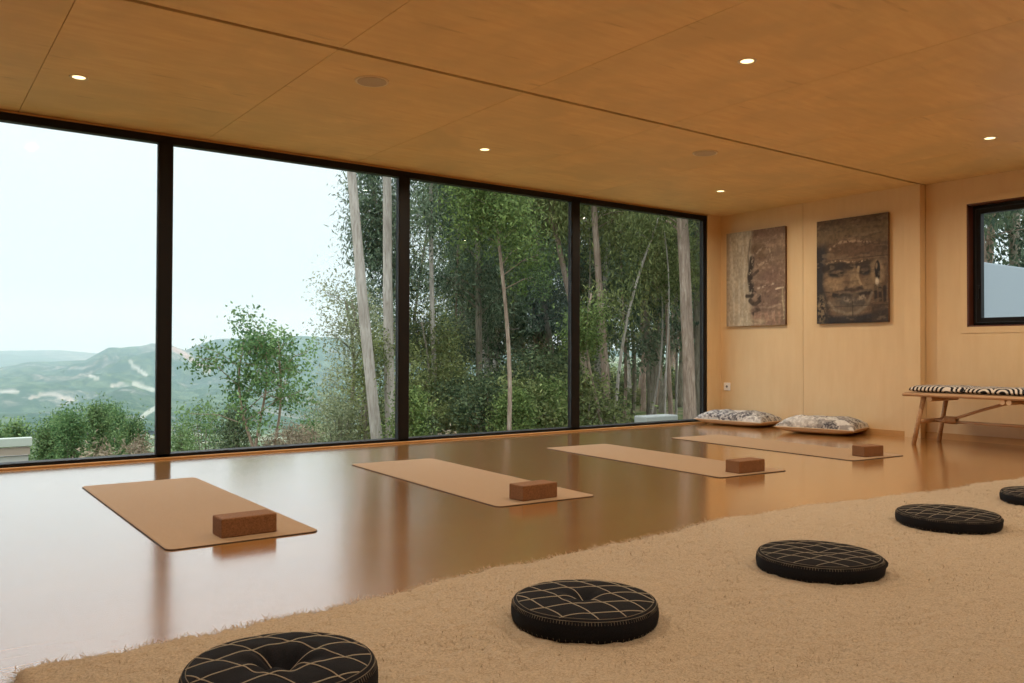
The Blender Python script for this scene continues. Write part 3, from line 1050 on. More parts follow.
for (dy, rr_) in ((-.022, .0195), (.026, .0195), (.60, .0195), (-.60, .0195)):
    b = MB()
    xe = .2415 if abs(dy) < .1 else .2265
    b.tube([(-xe, dy, .385), (-xe + .002, dy, .385)], rr_, 14)
    b.build('end_grain', M['rattan_end'], bench)

def zebra(name, centres, freq):
    m = N(name, rough=.9, spec=.1)
    tcn = m.n('ShaderNodeTexCoord')
    res = None
    for (cy, cx) in centres:
        sb = m.n('ShaderNodeVectorMath', operation='SUBTRACT')
        m.l(tcn.outputs['Object'], sb.inputs[0])
        sb.inputs[1].default_value = (cx, cy, .0)
        ml = m.n('ShaderNodeVectorMath', operation='MULTIPLY')
        m.l(sb.outputs[0], ml.inputs[0])
        ml.inputs[1].default_value = (1.0, .9, .8)
        ln_ = m.n('ShaderNodeVectorMath', operation='LENGTH')
        m.l(ml.outputs[0], ln_.inputs[0])
        res = ln_.outputs['Value'] if res is None else m.math('MINIMUM', res, ln_.outputs['Value'])
    s = m.math('SINE', m.math('MULTIPLY', res, freq))
    c = m.ramp(m.math('ADD', m.math('MULTIPLY', s, .5), .5), [(.44, (.011, .011, .014)), (.56, (.62, .57, .51))])
    m.color(c)
    return m.m
def seat_pad(y0, y1, centres, lab, nm):
    cy = (y0 + y1) / 2
    root = empty('bench_pad', (7.14, cy, .437))
    tag(root, lab, 'seat pad', 'black and white patterned pads on the bench')
    L = abs(y1 - y0)
    n1, n2 = 40, 50
    A, B = np.meshgrid(np.linspace(-1, 1, n1), np.linspace(-1, 1, n2))
    prof = (np.clip(1 - np.abs(A) ** 6, 0, 1) * np.clip(1 - np.abs(B) ** 10, 0, 1)) ** .4
    nz = vnoise(A + 1, B + 1, (3, 3), 5, 2) - .5
    zt = .020 + prof * .036 * (1 + .5 * nz)
    zb = .020 - prof * .018
    idx = np.arange(n1 * n2).reshape(n2, n1)
    F = np.stack([idx[:-1, :-1], idx[:-1, 1:], idx[1:, 1:], idx[1:, :-1]], -1).reshape(-1, 4)
    V1 = np.stack([A * .225, B * L / 2, zt], -1).reshape(-1, 3)
    V2 = np.stack([A * .225, B * L / 2, zb], -1).reshape(-1, 3)
    np_mesh('printed_cover', np.concatenate([V1, V2]), np.concatenate([F, F[:, ::-1] + len(V1)]), zebra(nm, centres, 220), root, smooth=True)
seat_pad(3.775, 3.335, [(-.10, -.20)], 'thin pad with black and white arched stripes on the far end of the bench', 'zebra_print')
seat_pad(3.325, 2.80, [(.10, -.23), (-.04, -.23)], 'thin pad with black and white oval rings, the nearer one on the bench', 'oval_print')
seat_pad(2.79, 2.28, [(.05, -.22), (-.12, -.22)], 'thin black and white pad on the near end of the bench, out of the picture', 'ring_print')

# ================================================================== OUTSIDE
def at(u, Y, v=341.5):
    """world point on the plane y=Y seen at photo column u"""
    d = fw + rt * ((u - 512) / FPX) - up * ((v - 341.5) / FPX)
    k = Y / d.y
    return Vector((d.x * k, Y, CAM[2] + d.z * k))
def depth(x, y):
    return fw.x * x + fw.y * y

def ground_z(x, y):
    x = np.asarray(x, float); y = np.asarray(y, float)
    r_ = np.hypot(x, y)
    ratio = x / np.maximum(y, .5)
    side_ = sst(.50, .85, ratio)                  # 1 = grove side, 0 = valley side
    near = -.55 - .105 * np.clip(y - 7, 0, 14)
    grove = near - .012 * np.clip(r_ - 25, 0, 200)
    valley = near - .13 * np.clip(y - 16, 0, 60) - .085 * np.clip(r_ - 75, 0, 900)
    z = side_ * grove + (1 - side_) * valley
    z = z - (1 - side_) * 0
    n = vnoise(x * .01 + 5, y * .01 + 5, (9, 9), 77, 4) - .5
    return z + n * np.clip(r_ / 60, .15, 10)

# near ground
ys = np.concatenate([np.linspace(-12, 6.4, 16), 6.4 + np.geomspace(.2, 1500, 150)])
ax = np.concatenate([-np.geomspace(.5, 1200, 60)[::-1], [0], np.geomspace(.5, 1500, 110)])
Xo, Yo = np.meshgrid(ax, ys)
Zo = ground_z(Xo, Yo)
inside = (Yo < 7)
Zo = np.where(inside, np.minimum(Zo, -.55), Zo)
ni, nj = Xo.shape
idx = np.arange(ni * nj).reshape(ni, nj)
F = np.stack([idx[:-1, :-1], idx[:-1, 1:], idx[1:, 1:], idx[1:, :-1]], -1).reshape(-1, 4)
mg = N('meadow_soil', rough=.95, spec=.05)
v = mg.coord('Object')
n1 = mg.noise(v, .9, 5, .7)
n2 = mg.noise(v, .012, 5, .65)
c = mg.ramp(n1, [(.35, (.055, .085, .030)), (.5, (.13, .145, .062)), (.62, (.25, .19, .125)), (.75, (.10, .13, .05))])
c2 = mg.ramp(n2, [(.38, (.07, .11, .06)), (.50, (.17, .21, .12)), (.62, (.34, .34, .26)), (.70, (.12, .16, .09))])
ln_ = mg.n('ShaderNodeVectorMath', operation='LENGTH')
mg.l(v, ln_.inputs[0])
c = mg.mix(mg.math('MULTIPLY', mg.math('SUBTRACT', ln_.outputs['Value'], 60), .01, clamp=True), c, c2)
mg.color(c)
gm = np_mesh('ground', np.stack([Xo, Yo, Zo], -1).reshape(-1, 3), F, mg.m, smooth=True)
tag(gm, kind='structure')

# hills across the valley
def hill_mat(name, woods, scrub, bare, s):
    m = N(name, rough=1, spec=0)
    v = m.coord('Object', (1, .3, 1), (0, 0, -YAW))
    n1 = m.noise(v, .008 * s, 7, .7, dist=.8)
    c = m.ramp(n1, [(.34, woods), (.46, scrub), (.52, woods), (.60, bare), (.66, woods), (.74, scrub)])
    n2 = m.noise(v, .05 * s, 4, .7)
    c = m.mix(m.ramp(n2, [(.40, G3(0)), (.60, G3(.8))]), c, woods)
    sp_ = m.n('ShaderNodeSeparateColor')
    m.l(m.attr('paint', 'Color'), sp_.inputs[0])
    c = m.mix(m.math('MULTIPLY', sp_.outputs[0], .42), c, m.mix(sp_.outputs[1], (.75, .72, .64), (.78, .48, .40)))
    m.color(c)
    return m.m
M['hill'] = hill_mat('hill_woodland', (.035, .075, .045), (.13, .175, .10), (.27, .26, .22), 1)
M['far_hill'] = hill_mat('far_hill_woodland', (.05, .09, .06), (.10, .15, .09), (.25, .25, .2), .4)

def ridge(name, dist0, dist1, prof_u, prof_v, mat, base_v, seed, rough_amp, scars=()):
    """hillside rising from dist0 to its crest at dist1; the crest heights are real heights of a range across the valley"""
    us = np.concatenate([np.linspace(-420, -45, 40), np.linspace(-40, 350, 520), np.linspace(360, 1500, 90)])
    nd = 110
    P_ = []
    for k in range(nd):
        t_ = k / (nd - 1)
        D = dist0 + (dist1 - dist0) * t_
        crest = np.interp(us, prof_u, prof_v)
        hz_ = (352 - crest) / FPX * dist1 + CAM[2]
        hb = (352 - base_v) / FPX * dist0 + CAM[2]
        lat = (us - 512) / FPX * D
        x = fw.x * D + rt.x * lat
        y = fw.y * D + rt.y * lat
        n = vnoise(lat / 4000 + 3, np.full(us.shape, D / 2500), (14, 14), seed, 5) - .5
        s_ = sst(0, 1, t_) if False else t_ ** 1.15
        z = hb + (hz_ - hb) * s_ + n * rough_amp * math.sin(math.pi * min(t_ * 1.0, 1)) * 1.6 + (vnoise(lat / 300, np.full(us.shape, D / 300), (9, 9), seed + 3, 3) - .5) * 6 * (t_)
        P_.append(np.stack([x, y, z], -1))
    # the far side falls away again
    for j in range(1, 8):
        q = P_[nd - 1].copy()
        D = dist1 + j * (dist1 - dist0) * .08
        lat = (us - 512) / FPX * D
        q[:, 0] = fw.x * D + rt.x * lat
        q[:, 1] = fw.y * D + rt.y * lat
        q[:, 2] -= j * j * 3.5
        P_.append(q)
    P_ = np.array(P_)
    a, b_ = P_.shape[:2]
    idx = np.arange(a * b_).reshape(a, b_)
    F = np.stack([idx[:-1, :-1], idx[:-1, 1:], idx[1:, 1:], idx[1:, :-1]], -1).reshape(-1, 4)
    # mask of bare earth: cleared banks and tracks cut into the slope
    q = P_.reshape(-1, 3) - np.array(CAM)
    dd = q @ np.array(fw)
    pu = 512 + FPX * (q @ np.array(rt)) / dd
    pv = 341.5 - FPX * (q @ np.array(up)) / dd
    mask = np.zeros(len(q)); pink = np.zeros(len(q))
    for (pts, wd, pk) in scars:
        m_ = seg(pu, pv / 1.35, [(a_, b2 / 1.35) for a_, b2 in pts], wd, .6)
        mask = np.maximum(mask, m_); pink = np.maximum(pink, m_ * pk)
    o = np_mesh(name, P_.reshape(-1, 3), F, mat, smooth=True, colors=np.stack([mask, pink, mask * 0], -1))
    return tag(o, kind='structure')
ridge('hill_near', 700, 1300, [-420, -50, 20, 60, 92, 112, 122, 132, 146, 162, 185, 215, 260, 300, 420, 700, 1500], [412, 412, 410, 404, 399, 391, 386, 385, 390, 394, 398, 392, 388, 392, 400, 400, 400], M['hill'], 430, 3, 12,
      [([(139, 420), (147, 413), (157, 407)], 1.6, 0)])
ridge('hill_middle', 1200, 2600, [-420, -60, 0, 30, 70, 85, 92, 108, 125, 140, 152, 172, 185, 200, 215, 250, 300, 330, 420, 700, 1500], [380, 378, 368, 362, 361, 360, 356, 348, 347, 346, 343, 345, 350, 344, 339, 338, 335, 336, 345, 350, 352], M['hill'], 412, 4, 75,
      [([(174, 349), (184, 354), (195, 362), (208, 370)], 2.2, 1), ([(130, 362), (136, 368), (146, 375)], 1.1, 0), ([(112, 386), (121, 384), (128, 386)], 1.2, .3), ([(134, 384), (143, 386), (153, 390)], 1.5, 0),
       ([(30, 398), (48, 394), (62, 397), (78, 403)], 1.0, .4), ([(0, 391), (18, 392)], 1.0, 0), ([(90, 376), (98, 378)], .8, 0)])
ridge('hill_far', 3500, 5200, [-420, -60, 0, 60, 95, 120, 200, 700, 1500], [352, 353, 351, 350, 353, 356, 356, 356, 356], M['far_hill'], 366, 6, 40)

# haze in the valley
mh = bpy.data.materials.new('valley_haze')
mh.use_nodes = True
t_ = mh.node_tree
t_.nodes.clear()
oo = t_.nodes.new('ShaderNodeOutputMaterial')
vs_ = t_.nodes.new('ShaderNodeVolumeScatter')
vs_.inputs['Color'].default_value = (.64, .86, 1.0, 1)
vs_.inputs['Density'].default_value = HAZE
vs_.inputs['Anisotropy'].default_value = 0.0
t_.links.new(vs_.outputs[0], oo.inputs['Volume'])
b = MB()
b.box((-6000, 90, -260), (9000, 9000, 420))
hz = b.build('valley_haze', mh)
tag(hz, 'thin blue haze hanging over the valley and hills', 'haze', kind='stuff')

# ------------------------------------------------------------------ plants
def leaf_mesh(name, C_, L, W, droop, mat, parent, rng_, shade_bias=None):
    n = len(C_)
    d = rng_.normal(0, 1, (n, 3))
    d /= np.linalg.norm(d, axis=1)[:, None]
    d[:, 2] -= droop
    d /= np.linalg.norm(d, axis=1)[:, None]
    q = rng_.normal(0, 1, (n, 3))
    s_ = np.cross(d, q)
    s_ /= np.linalg.norm(s_, axis=1)[:, None]
    l_ = L * rng_.uniform(.6, 1.25, n)[:, None]
    w_ = W * rng_.uniform(.7, 1.2, n)[:, None] / 2
    V_ = np.stack([C_, C_ + d * l_ * .42 + s_ * w_, C_ + d * l_, C_ + d * l_ * .42 - s_ * w_], 1).reshape(-1, 3)
    F_ = np.arange(n * 4).reshape(-1, 4)
    sh = rng_.rand(n) * .7
    if shade_bias is not None:
        sh = sh + shade_bias
    return np_mesh(name, V_, F_, mat, parent, shade=np.clip(sh, 0, 1))

def clump_points(centres, radius, per, rng_, flat=.8):
    out, cb = [], []
    for c_ in centres:
        k = max(3, int(per * rng_.uniform(.6, 1.4)))
        p = rng_.normal(0, 1, (k, 3)) * np.array((radius, radius, radius * flat)) * rng_.uniform(.7, 1.25)
        out.append(np.array(c_) + p)
        cb.append(np.full(k, rng_.uniform(-.35, .50)))
    return np.concatenate(out), np.concatenate(cb)

def tree(name, base, height, r_base, lean, bark, leaf, lab, cat, seed, crown_z=(3, 10), spread=1.6, n_br=26, per=170, L=.16, W=.038,
         droop=.9, group=None, bend=.15, cl_r=.34, stems=1, flat=1.1, taper=.45, branch_up=.45, trunk_name='trunk', bpt=3):
    rg = np.random.RandomState(seed)
    pr = random.Random(seed)
    root = empty(name, base)
    tag(root, lab, cat, group)
    b = MB()
    cents = []
    for st in range(stems):
        ox, oy = (0, 0) if stems == 1 else (rg.uniform(-.25, .25), rg.uniform(-.25, .25))
        ln2 = lean if stems == 1 else (lean[0] + rg.uniform(-.10, .10), lean[1] + rg.uniform(-.1, .1))
        ph, ph2 = rg.uniform(0, 6.28, 2)
        pts, rad = [], []
        n = 22
        for k in range(n):
            t_ = k / (n - 1)
            z = -.4 + t_ * (height + .4)
            pts.append(Vector((ox + ln2[0] * z + bend * math.sin(t_ * 5 + ph) - bend * math.sin(ph), oy + ln2[1] * z + bend * math.sin(t_ * 4 + ph2) - bend * math.sin(ph2), z)))
            rad.append(r_base * (1 - (1 - taper) * t_) * (1 if stems == 1 else .7) * (1 + .35 * max(0, 1 - t_ * 14)))
        b.tube(pts, rad, 10, jitter=.06, rng=pr)
        for j in range(n_br // stems):
            z = rg.uniform(*crown_z)
            t_ = min(.98, (z + .4) / (height + .4))
            i0 = int(t_ * (n - 1)); fr = t_ * (n - 1) - i0
            p = pts[i0].lerp(pts[min(i0 + 1, n - 1)], fr)
            a = rg.uniform(0, 2 * math.pi)
            ln_ = spread * rg.uniform(.45, 1.0) * (1.15 - .5 * max(0, (z - crown_z[0]) / (crown_z[1] - crown_z[0] + 1e-6)))
            e_ = p + Vector((math.cos(a) * ln_, math.sin(a) * ln_, ln_ * branch_up * rg.uniform(.4, 1.4)))
            mid = p.lerp(e_, .5) + Vector((0, 0, .08 * ln_))
            rr_ = max(.008, r_base * .22 * (ln_ / spread))
            b.tube([p, mid, e_], [rr_, rr_ * .7, rr_ * .35], 5)
            for q in range(bpt):
                u_ = .45 + .55 * (q + 1) / bpt
                c_ = p.lerp(e_, u_) + Vector(rg.normal(0, .16 * spread / 1.6, 3))
                cents.append(c_)
                if q < bpt - 1:
                    b.tube([mid, c_], [rr_ * .4, .004], 4)
    b.build(trunk_name, bark, root, smooth=True)
    C_, sb = clump_points(cents, cl_r, per, rg, flat)
    leaf_mesh('foliage', C_, L, W, droop, leaf, root, rg, sb)
    return root

def bush(name, base, w_, h_, leaf, lab, cat, seed, n_cl=40, per=120, L=.07, W=.035, droop=.1, group=None, columnar=False, bark=None, peaks=1, rcl=.17):
    rg = np.random.RandomState(seed)
    root = empty(name, base)
    tag(root, lab, cat, group)
    cents = []
    b = MB()
    for k in range(n_cl):
        t_ = rg.uniform(0.02, 1)
        pk = rg.randint(peaks)
        cx = 0 if peaks == 1 else (pk - (peaks - 1) / 2) * w_ / peaks
        hh = h_ * (1 - .25 * ((pk * 37) % 3) / 3)
        rr_ = (w_ / 2 / (peaks ** .6)) * (math.sqrt(max(.02, 1 - t_ ** 2)) if not columnar else (1 - t_) ** .55) * math.sqrt(rg.uniform(.05, 1))
        a = rg.uniform(0, 2 * math.pi)
        c_ = (cx + rr_ * math.cos(a), rr_ * math.sin(a), t_ * hh)
        cents.append(c_)
        if k % 2 == 0:
            b.tube([(cx * .6, 0, -.2), (c_[0] * .5 + cx * .3, c_[1] * .5, c_[2] * .55), c_], [.02, .012, .005], 5)
    b.build('stems', bark or M['bark_olive'], root, smooth=True)
    C_, sb = clump_points(cents, rcl, per, rg, 1.1 if columnar else .9)
    C_[:, 2] = np.maximum(C_[:, 2], -.1)
    leaf_mesh('foliage', C_, L, W, droop, leaf, root, rg, sb)
    return root

def gz(x, y): return float(ground_z(np.array([x]), np.array([y]))[0])
def spot(u_, Y):
    p = at(u_, Y)
    return (p.x, Y, gz(p.x, Y))
def lean_for(u0_, v0_, u1_, v1_, Y):
    """lean of a trunk whose foot shows at column u0 and upper end at u1 (as x,y drift per metre of height)"""
    p = at(u0_, Y)
    D = depth(p.x, Y)
    dl = (u1_ - u0_) / FPX * D
    dz = (v0_ - v1_) / FPX * D
    return (rt.x * dl / dz, rt.y * dl / dz)

def hero(u0_, v0_, u1_, v1_, Y, wpx, bark, leaf, lab, seed, **k):
    s = spot(u0_, Y)
    D = depth(s[0], s[1])
    r_ = wpx / 2 / FPX * D
    return tree(k.pop('name', 'eucalyptus_tree'), s, k.pop('height', 11), r_, lean_for(u0_, v0_, u1_, v1_, Y), bark, leaf, lab, k.pop('cat', 'tree'), seed, **k)

hero(380, 438, 353, 172, 16, 12, M['bark_pale'], M['leaf_dark'], 'tall pale grey gum trunk leaning left, left one of the bare pair', 101, height=11, crown_z=(8, 11), n_br=18, bend=.05, taper=.6)
hero(392, 438, 386, 172, 16.5, 11, M['bark_pale'], M['leaf_dark'], 'tall pale straight gum trunk beside the second black mullion', 102, height=12, crown_z=(6.2, 10), n_br=20, spread=.85, bend=.05, taper=.6, cl_r=.22, per=100)
hero(441, 438, 431, 185, 20, 6, M['bark_pale'], M['leaf_dark'], 'slim gum tree with a pale upper trunk right of the second mullion', 103, height=12, crown_z=(6.4, 10), n_br=24, spread=1.3, bend=.08)
hero(479, 438, 478, 185, 22, 8, M['bark_olive'], M['leaf_dark'], 'grey trunked gum tree rising straight through dark shrubs in the third bay', 104, height=12, crown_z=(4.2, 10), n_br=24, spread=1.6, bend=.08)
hero(507, 435, 497, 215, 15, 5, M['bark_brown'], M['leaf_bright'], 'slim brown trunked tree with bright yellow green leaves near the top', 105, height=7, crown_z=(3.5, 6.6), n_br=24, spread=.92, L=.10, W=.042, droop=.4, per=190, cl_r=.27)
hero(597, 432, 578, 330, 19, 8, M['bark_brown'], M['leaf_mid'], 'reddish brown gum trunk leaning left just right of the third mullion', 106, height=10, crown_z=(6.2, 9), n_br=20, bend=.12)
hero(608, 432, 600, 230, 18, 9, M['bark_brown'], M['leaf_mid'], 'reddish brown gum with shedding bark, upright beside the leaning one', 107, height=11, crown_z=(5.6, 9), n_br=20, bend=.06)
hero(613, 428, 640, 300, 17, 4, M['bark_pale'], M['leaf_mid'], 'thin pale crooked sapling leaning right in the fourth bay', 108, height=6.5, crown_z=(3.0, 6), n_br=14, spread=.9, bend=.18, per=60)
hero(672, 425, 658, 255, 18, 5, M['bark_brown'], M['leaf_mid'], 'slender brown sapling between the crooked sapling and thick trunk', 109, height=9, crown_z=(3.6, 8), n_br=24, spread=1.2)
hero(690, 424, 684, 215, 15, 13, M['bark_brown'], M['leaf_mid'], 'thick gum trunk with peeling brown bark next to the window corner', 110, height=12, crown_z=(5.0, 11), n_br=20, bend=.04, taper=.75)
hero(699, 424, 696, 215, 19, 9, M['bark_olive'], M['leaf_dark'], 'grey olive trunk standing just behind the thick peeling one', 111, height=12, crown_z=(4.5, 11), n_br=30, bend=.05, taper=.75)
hero(563, 425, 550, 300, 24, 7, M['bark_olive'], M['leaf_dark'], 'grey green trunk left of the third black mullion among bright shrubs', 112, height=12, crown_z=(3.6, 10), n_br=28, spread=1.8)
hero(540, 425, 535, 200, 26, 6, M['bark_olive'], M['leaf_mid'], 'leafy tree with mid green foliage filling the upper third bay', 113, height=10, crown_z=(3.2, 8.5), n_br=24, spread=1.9, L=.15, W=.05)
hero(604, 300, 602, 240, 16.5, 4, M['bark_brown'], M['leaf_bright'], 'small bright green crown at mid height right of the third mullion', 114, height=3.9, crown_z=(1.9, 3.3), n_br=14, spread=.55, L=.10, W=.045, droop=.3, cl_r=.2, per=90)
hero(392, 430, 380, 240, 21, 5, M['bark_olive'], M['leaf_dark'], 'dark hanging gum crown seen behind the bare pale pair of trunks', 118, height=11, crown_z=(3.2, 9), n_br=34, spread=1.0, cl_r=.28)
hero(456, 430, 452, 240, 25, 6, M['bark_olive'], M['leaf_dark'], 'dark gum crown right behind the slim pale trunk of the third bay', 119, height=12, crown_z=(3.0, 10), n_br=36, spread=1.7)
hero(421, 430, 419, 300, 20, 4, M['bark_olive'], M['leaf_mid'], 'low olive leafy tree filling the left edge of the third bay', 120, height=4, crown_z=(.6, 4), n_br=30, spread=1.0, L=.10, W=.04, droop=.3, cl_r=.26)
hero(447, 430, 449, 300, 23, 4, M['bark_olive'], M['leaf_dark'], 'low dark leafy tree between the two straight trunks of the third bay', 121, height=4.2, crown_z=(.4, 4), n_br=32, spread=1.2, L=.11, W=.045, droop=.3, cl_r=.28)
# wispy pale tree left of the trunk pair
hero(352, 440, 348, 300, 19, 7, M['bark_olive'], M['leaf_pale'], 'wispy pale sage tree left of the bare pair of gum trunks', 115, height=4.2, crown_z=(.9, 4.3), n_br=40, spread=1.15, per=70, L=.085, W=.035, droop=.2, cl_r=.20, stems=2)
hero(372, 440, 371, 330, 17, 6, M['bark_olive'], M['leaf_mid'], 'olive young tree between the wispy tree and the gum pair', 116, height=2.6, crown_z=(.5, 2.6), n_br=16, spread=.55, per=80, L=.08, W=.035, droop=.2, cl_r=.2)
# fresh young tree in the second bay
hero(262, 446, 262, 310, 14, 5, M['bark_brown'], M['leaf_fresh'], 'young fresh green tree with several stems standing in the second window bay', 117, height=2.3, crown_z=(.75, 2.3), n_br=40, spread=1.0, per=48, L=.075, W=.040, droop=.0, cl_r=.105, stems=3, flat=.9, bend=.12)

# columnar young trees below the deck, left bay
rowp = [(47, 424, 24, 13, 0), (72, 407, 23, 17, 1), (97, 405, 24, 22, 2), (118, 408, 26, 20, 1), (134, 420, 22, 15, 0), (60, 414, 27, 14, 2), (108, 402, 29, 18, 1)]
adj = ['low leftmost yellow green young gum bush below the deck', 'broad mid green young gum in the bush row', 'tallest mid green young gum in the bush row', 'dense young gum right of the tallest one',
       'last young gum of the row before the first mullion', 'paler young gum standing behind the left bushes', 'dark young gum peeping above the bush row from behind']
for i, (u_, vtop, Y, wpx, kk) in enumerate(rowp):
    s = spot(u_, Y)
    D = depth(s[0], s[1])
    ztop_ = CAM[2] + (352 - vtop) / FPX * D
    ztop_ -= .16
    s = (s[0], s[1], min(s[2], ztop_ - 1.4))
    bush('young_gum_bush', s, wpx * 2.1 / FPX * D, ztop_ - s[2], [M['leaf_conifer'], M['leaf_fresh'], M['leaf_conifer']][kk], adj[i], 'bush', 200 + i, n_cl=90, per=110, L=.085, W=.034, droop=-.3, columnar=True, rcl=.15)
for i, (u_, vtop, Y, wpx, lf, lab) in enumerate([
        (182, 425, 24, 10, M['leaf_conifer'], 'small grey green bush just right of the first mullion'),
        (205, 408, 20, 22, M['leaf_conifer'], 'rounded grey green bush at the foot of the young tree, left side'),
        (236, 412, 18, 18, M['leaf_shrub'], 'darker rounded bush directly under the young fresh green tree'),
        (338, 400, 17, 26, M['leaf_pale'], 'pale straggly bush under the wispy sage tree'),
        (312, 418, 21, 18, M['leaf_fresh'], 'low green bush among dry brush in the second bay')]):
    s = spot(u_, Y)
    D = depth(s[0], s[1])
    ztop_ = CAM[2] + (352 - vtop) / FPX * D
    bush('hillside_bush', s, wpx * 2 / FPX * D, max(.5, ztop_ - s[2]), lf, lab, 'bush', 230 + i, n_cl=46, per=110, L=.075, W=.032, rcl=.16)
for i, (u_, vtop, Y, wpx) in enumerate([(100, 441, 15, 8), (140, 436, 16, 12), (292, 420, 15, 12), (275, 430, 14, 10), (306, 424, 16, 12), (452, 430, 12.5, 10)]):
    s = spot(u_, Y)
    D = depth(s[0], s[1])
    ztop_ = CAM[2] + (352 - vtop) / FPX * D
    labs = ['dry pinkish brush at the foot of the young gum row', 'dry tan brush beside the foot of the first mullion', 'tallest dry pinkish brush right of the young tree',
            'low dry brush under the right side of the young tree', 'dry tan brush near the low green bush', 'heap of dry twigs in front of dark shrubs in the third bay']
    bush('dry_brush', s, wpx * 1.5 / FPX * D, max(.3, ztop_ - s[2] - .12), M['leaf_dry'], labs[i], 'brush', 250 + i, n_cl=22, per=60, L=.09, W=.020, rcl=.12)
# distant single trees near the building
for i, (u_, vtop, Y, wpx) in enumerate([(18, 424, 60, 8), (6, 430, 70, 7)]):
    s = at(u_, Y)
    D = depth(s.x, Y)
    ztop_ = CAM[2] + (352 - vtop) / FPX * D
    bush('distant_tree', (s.x, Y, ztop_ - 3.2), wpx * 2 / FPX * D, 3.2, M['leaf_conifer'], ['round dark tree standing just above the pale flat roof', 'small dark tree at the left picture edge above the flat roof'][i],
         'tree', 270 + i, n_cl=40, per=80, L=.28, W=.13, rcl=.34)

# grove: copies of a few trees, standing deep behind
protos = []
for k in range(5):
    lf = [M['leaf_dark'], M['leaf_mid'], M['leaf_dark'], M['leaf_mid'], M['leaf_dark']][k]
    bk = [M['bark_olive'], M['bark_brown'], M['bark_pale'], M['bark_olive'], M['bark_brown']][k]
    protos.append(tree('eucalyptus_tree', (0, 0, 0), 13 + k * .5, .13 + .015 * k, (.02 * (k - 2), .01 * k), bk, lf,
                       'slender gum tree standing deep in the grove behind the nearer trunks', 'tree', 300 + k,
                       crown_z=([2.0, 6.0, 3.0, 7.0, 4.0][k], 13), n_br=[32, 18, 30, 20, 24][k], spread=2.1, per=120, L=.22, W=.066, cl_r=.33, group='gum trees massed deep in the grove', bend=.2))
rg = np.random.RandomState(9)
pos = []
tries = 0
while len(pos) < 56 and tries < 9000:
    tries += 1
    if len(pos) < 42:
        Y = rg.uniform(20, 62)
        ra = rg.uniform(.60, 1.45)
        if ra < .95 and Y > 36: continue
        if ra < .85 and Y < 25: continue
        if ra < .66 and Y < 32: continue
        x = ra * Y
    else:
        Y = rg.uniform(4.5, 15); ra = rg.uniform(1.8, 3.0); x = ra * Y
        if x < 17: continue
    if all(math.hypot(x - p_[0], Y - p_[1]) > 1.9 for p_ in pos):
        pos.append((x, Y))
for i, (x, y) in enumerate(pos):
    k = i % 5 if i < 5 else ((1, 3, 4, 3)[i % 4] if x / y > .98 else (0, 2, 4, 1, 2)[i % 5])
    o = protos[k] if i < 5 else copy_tree(protos[k])
    o.location = (x, y, gz(x, y) if y > 16 else -1.0)
    o.rotation_euler.z = rg.uniform(0, 6.28)
    s = rg.uniform(.85, 1.2) * (1.0 + max(0, y - 40) * .01)
    o.scale = (s, s, s)

# thin bare saplings of the fourth bay
sap = [(589, 20, 3, -8), (622, 22, 4, 5), (631, 26, 5, -3), (645, 19, 2.5, 10), (652, 24, 5, 0), (661, 29, 6, 4), (677, 21, 3, -4), (643, 30, 6, 2), (617, 28, 5, -6), (666, 17, 2.2, -14), (573, 30, 6, 3), (529, 27, 4, 5), (490, 25, 4, -4), (455, 23, 4, 6), (420, 24, 4, 3)]
sap_labels = [
    'thin pale sapling leaning left, closest on the right of the third mullion',
    'thin brown sapling between the upright brown gum and the crooked pale sapling, leaning right',
    'olive stemmed sapling standing behind the crooked pale sapling, almost upright',
    'thin pale sapling leaning clearly right above the low concrete slab',
    'brown sapling rising straight behind the middle of the concrete slab',
    'olive far sapling behind the right part of the concrete slab',
    'thin pale sapling just left of the thick peeling trunk',
    'brown far sapling deep behind the left end of the concrete slab',
    'olive far sapling leaning left, behind the upright brown gum',
    'thinnest pale sapling leaning strongly left above the right end of the slab',
    'brown far sapling seen just left of the third mullion',
    'olive sapling in the third bay between bright bush and slim brown trunk',
    'pale sapling in the third bay right of the straight grey trunk',
    'brown sapling in the third bay between the two straight trunks',
    'olive sapling at the left edge of the third bay by the mullion']
for i, (u_, Y, wpx, du) in enumerate(sap):
    hero(u_, 425, u_ + du, 300, Y, wpx, [M['bark_pale'], M['bark_brown'], M['bark_olive']][i % 3], M['leaf_mid'], sap_labels[i], 500 + i,
         name='gum_sapling', group='thin saplings in the grove', height=8 + (i % 3), crown_z=(5, 9), n_br=12, spread=.8, per=60, bend=.22, taper=.3)

# undergrowth
sh0 = [bush('undergrowth_shrub', (0, 0, 0), 1.9, 1.7, M['leaf_shrub'], 'dark green shrub crowding the ground under the gum trees', 'shrub', 400, n_cl=60, per=120, L=.10, W=.045, group='shrubs under the gum trees', rcl=.22),
       bush('undergrowth_shrub', (0, 0, 0), 2.2, 1.4, M['leaf_mid'], 'dark green shrub crowding the ground under the gum trees', 'shrub', 401, n_cl=60, per=110, L=.11, W=.045, group='shrubs under the gum trees', rcl=.24),
       bush('undergrowth_shrub', (0, 0, 0), 1.7, 2.2, M['leaf_shrub'], 'dark green shrub crowding the ground under the gum trees', 'shrub', 402, n_cl=64, per=110, L=.10, W=.045, group='shrubs under the gum trees', rcl=.22)]
cnt = 0
spots = []
for Y, u0_, u1_, step, h_ in ((17.5, 412, 585, 24, 1.0), (21, 408, 700, 28, 1.15), (26, 400, 705, 30, 1.15), (33, 405, 720, 26, 1.3), (44, 410, 730, 24, 1.5)):
    u_ = u0_
    while u_ < u1_:
        spots.append((u_ + rg.uniform(-8, 8), Y + rg.uniform(-1.5, 1.5), h_ * rg.uniform(.8, 1.25)))
        u_ += step
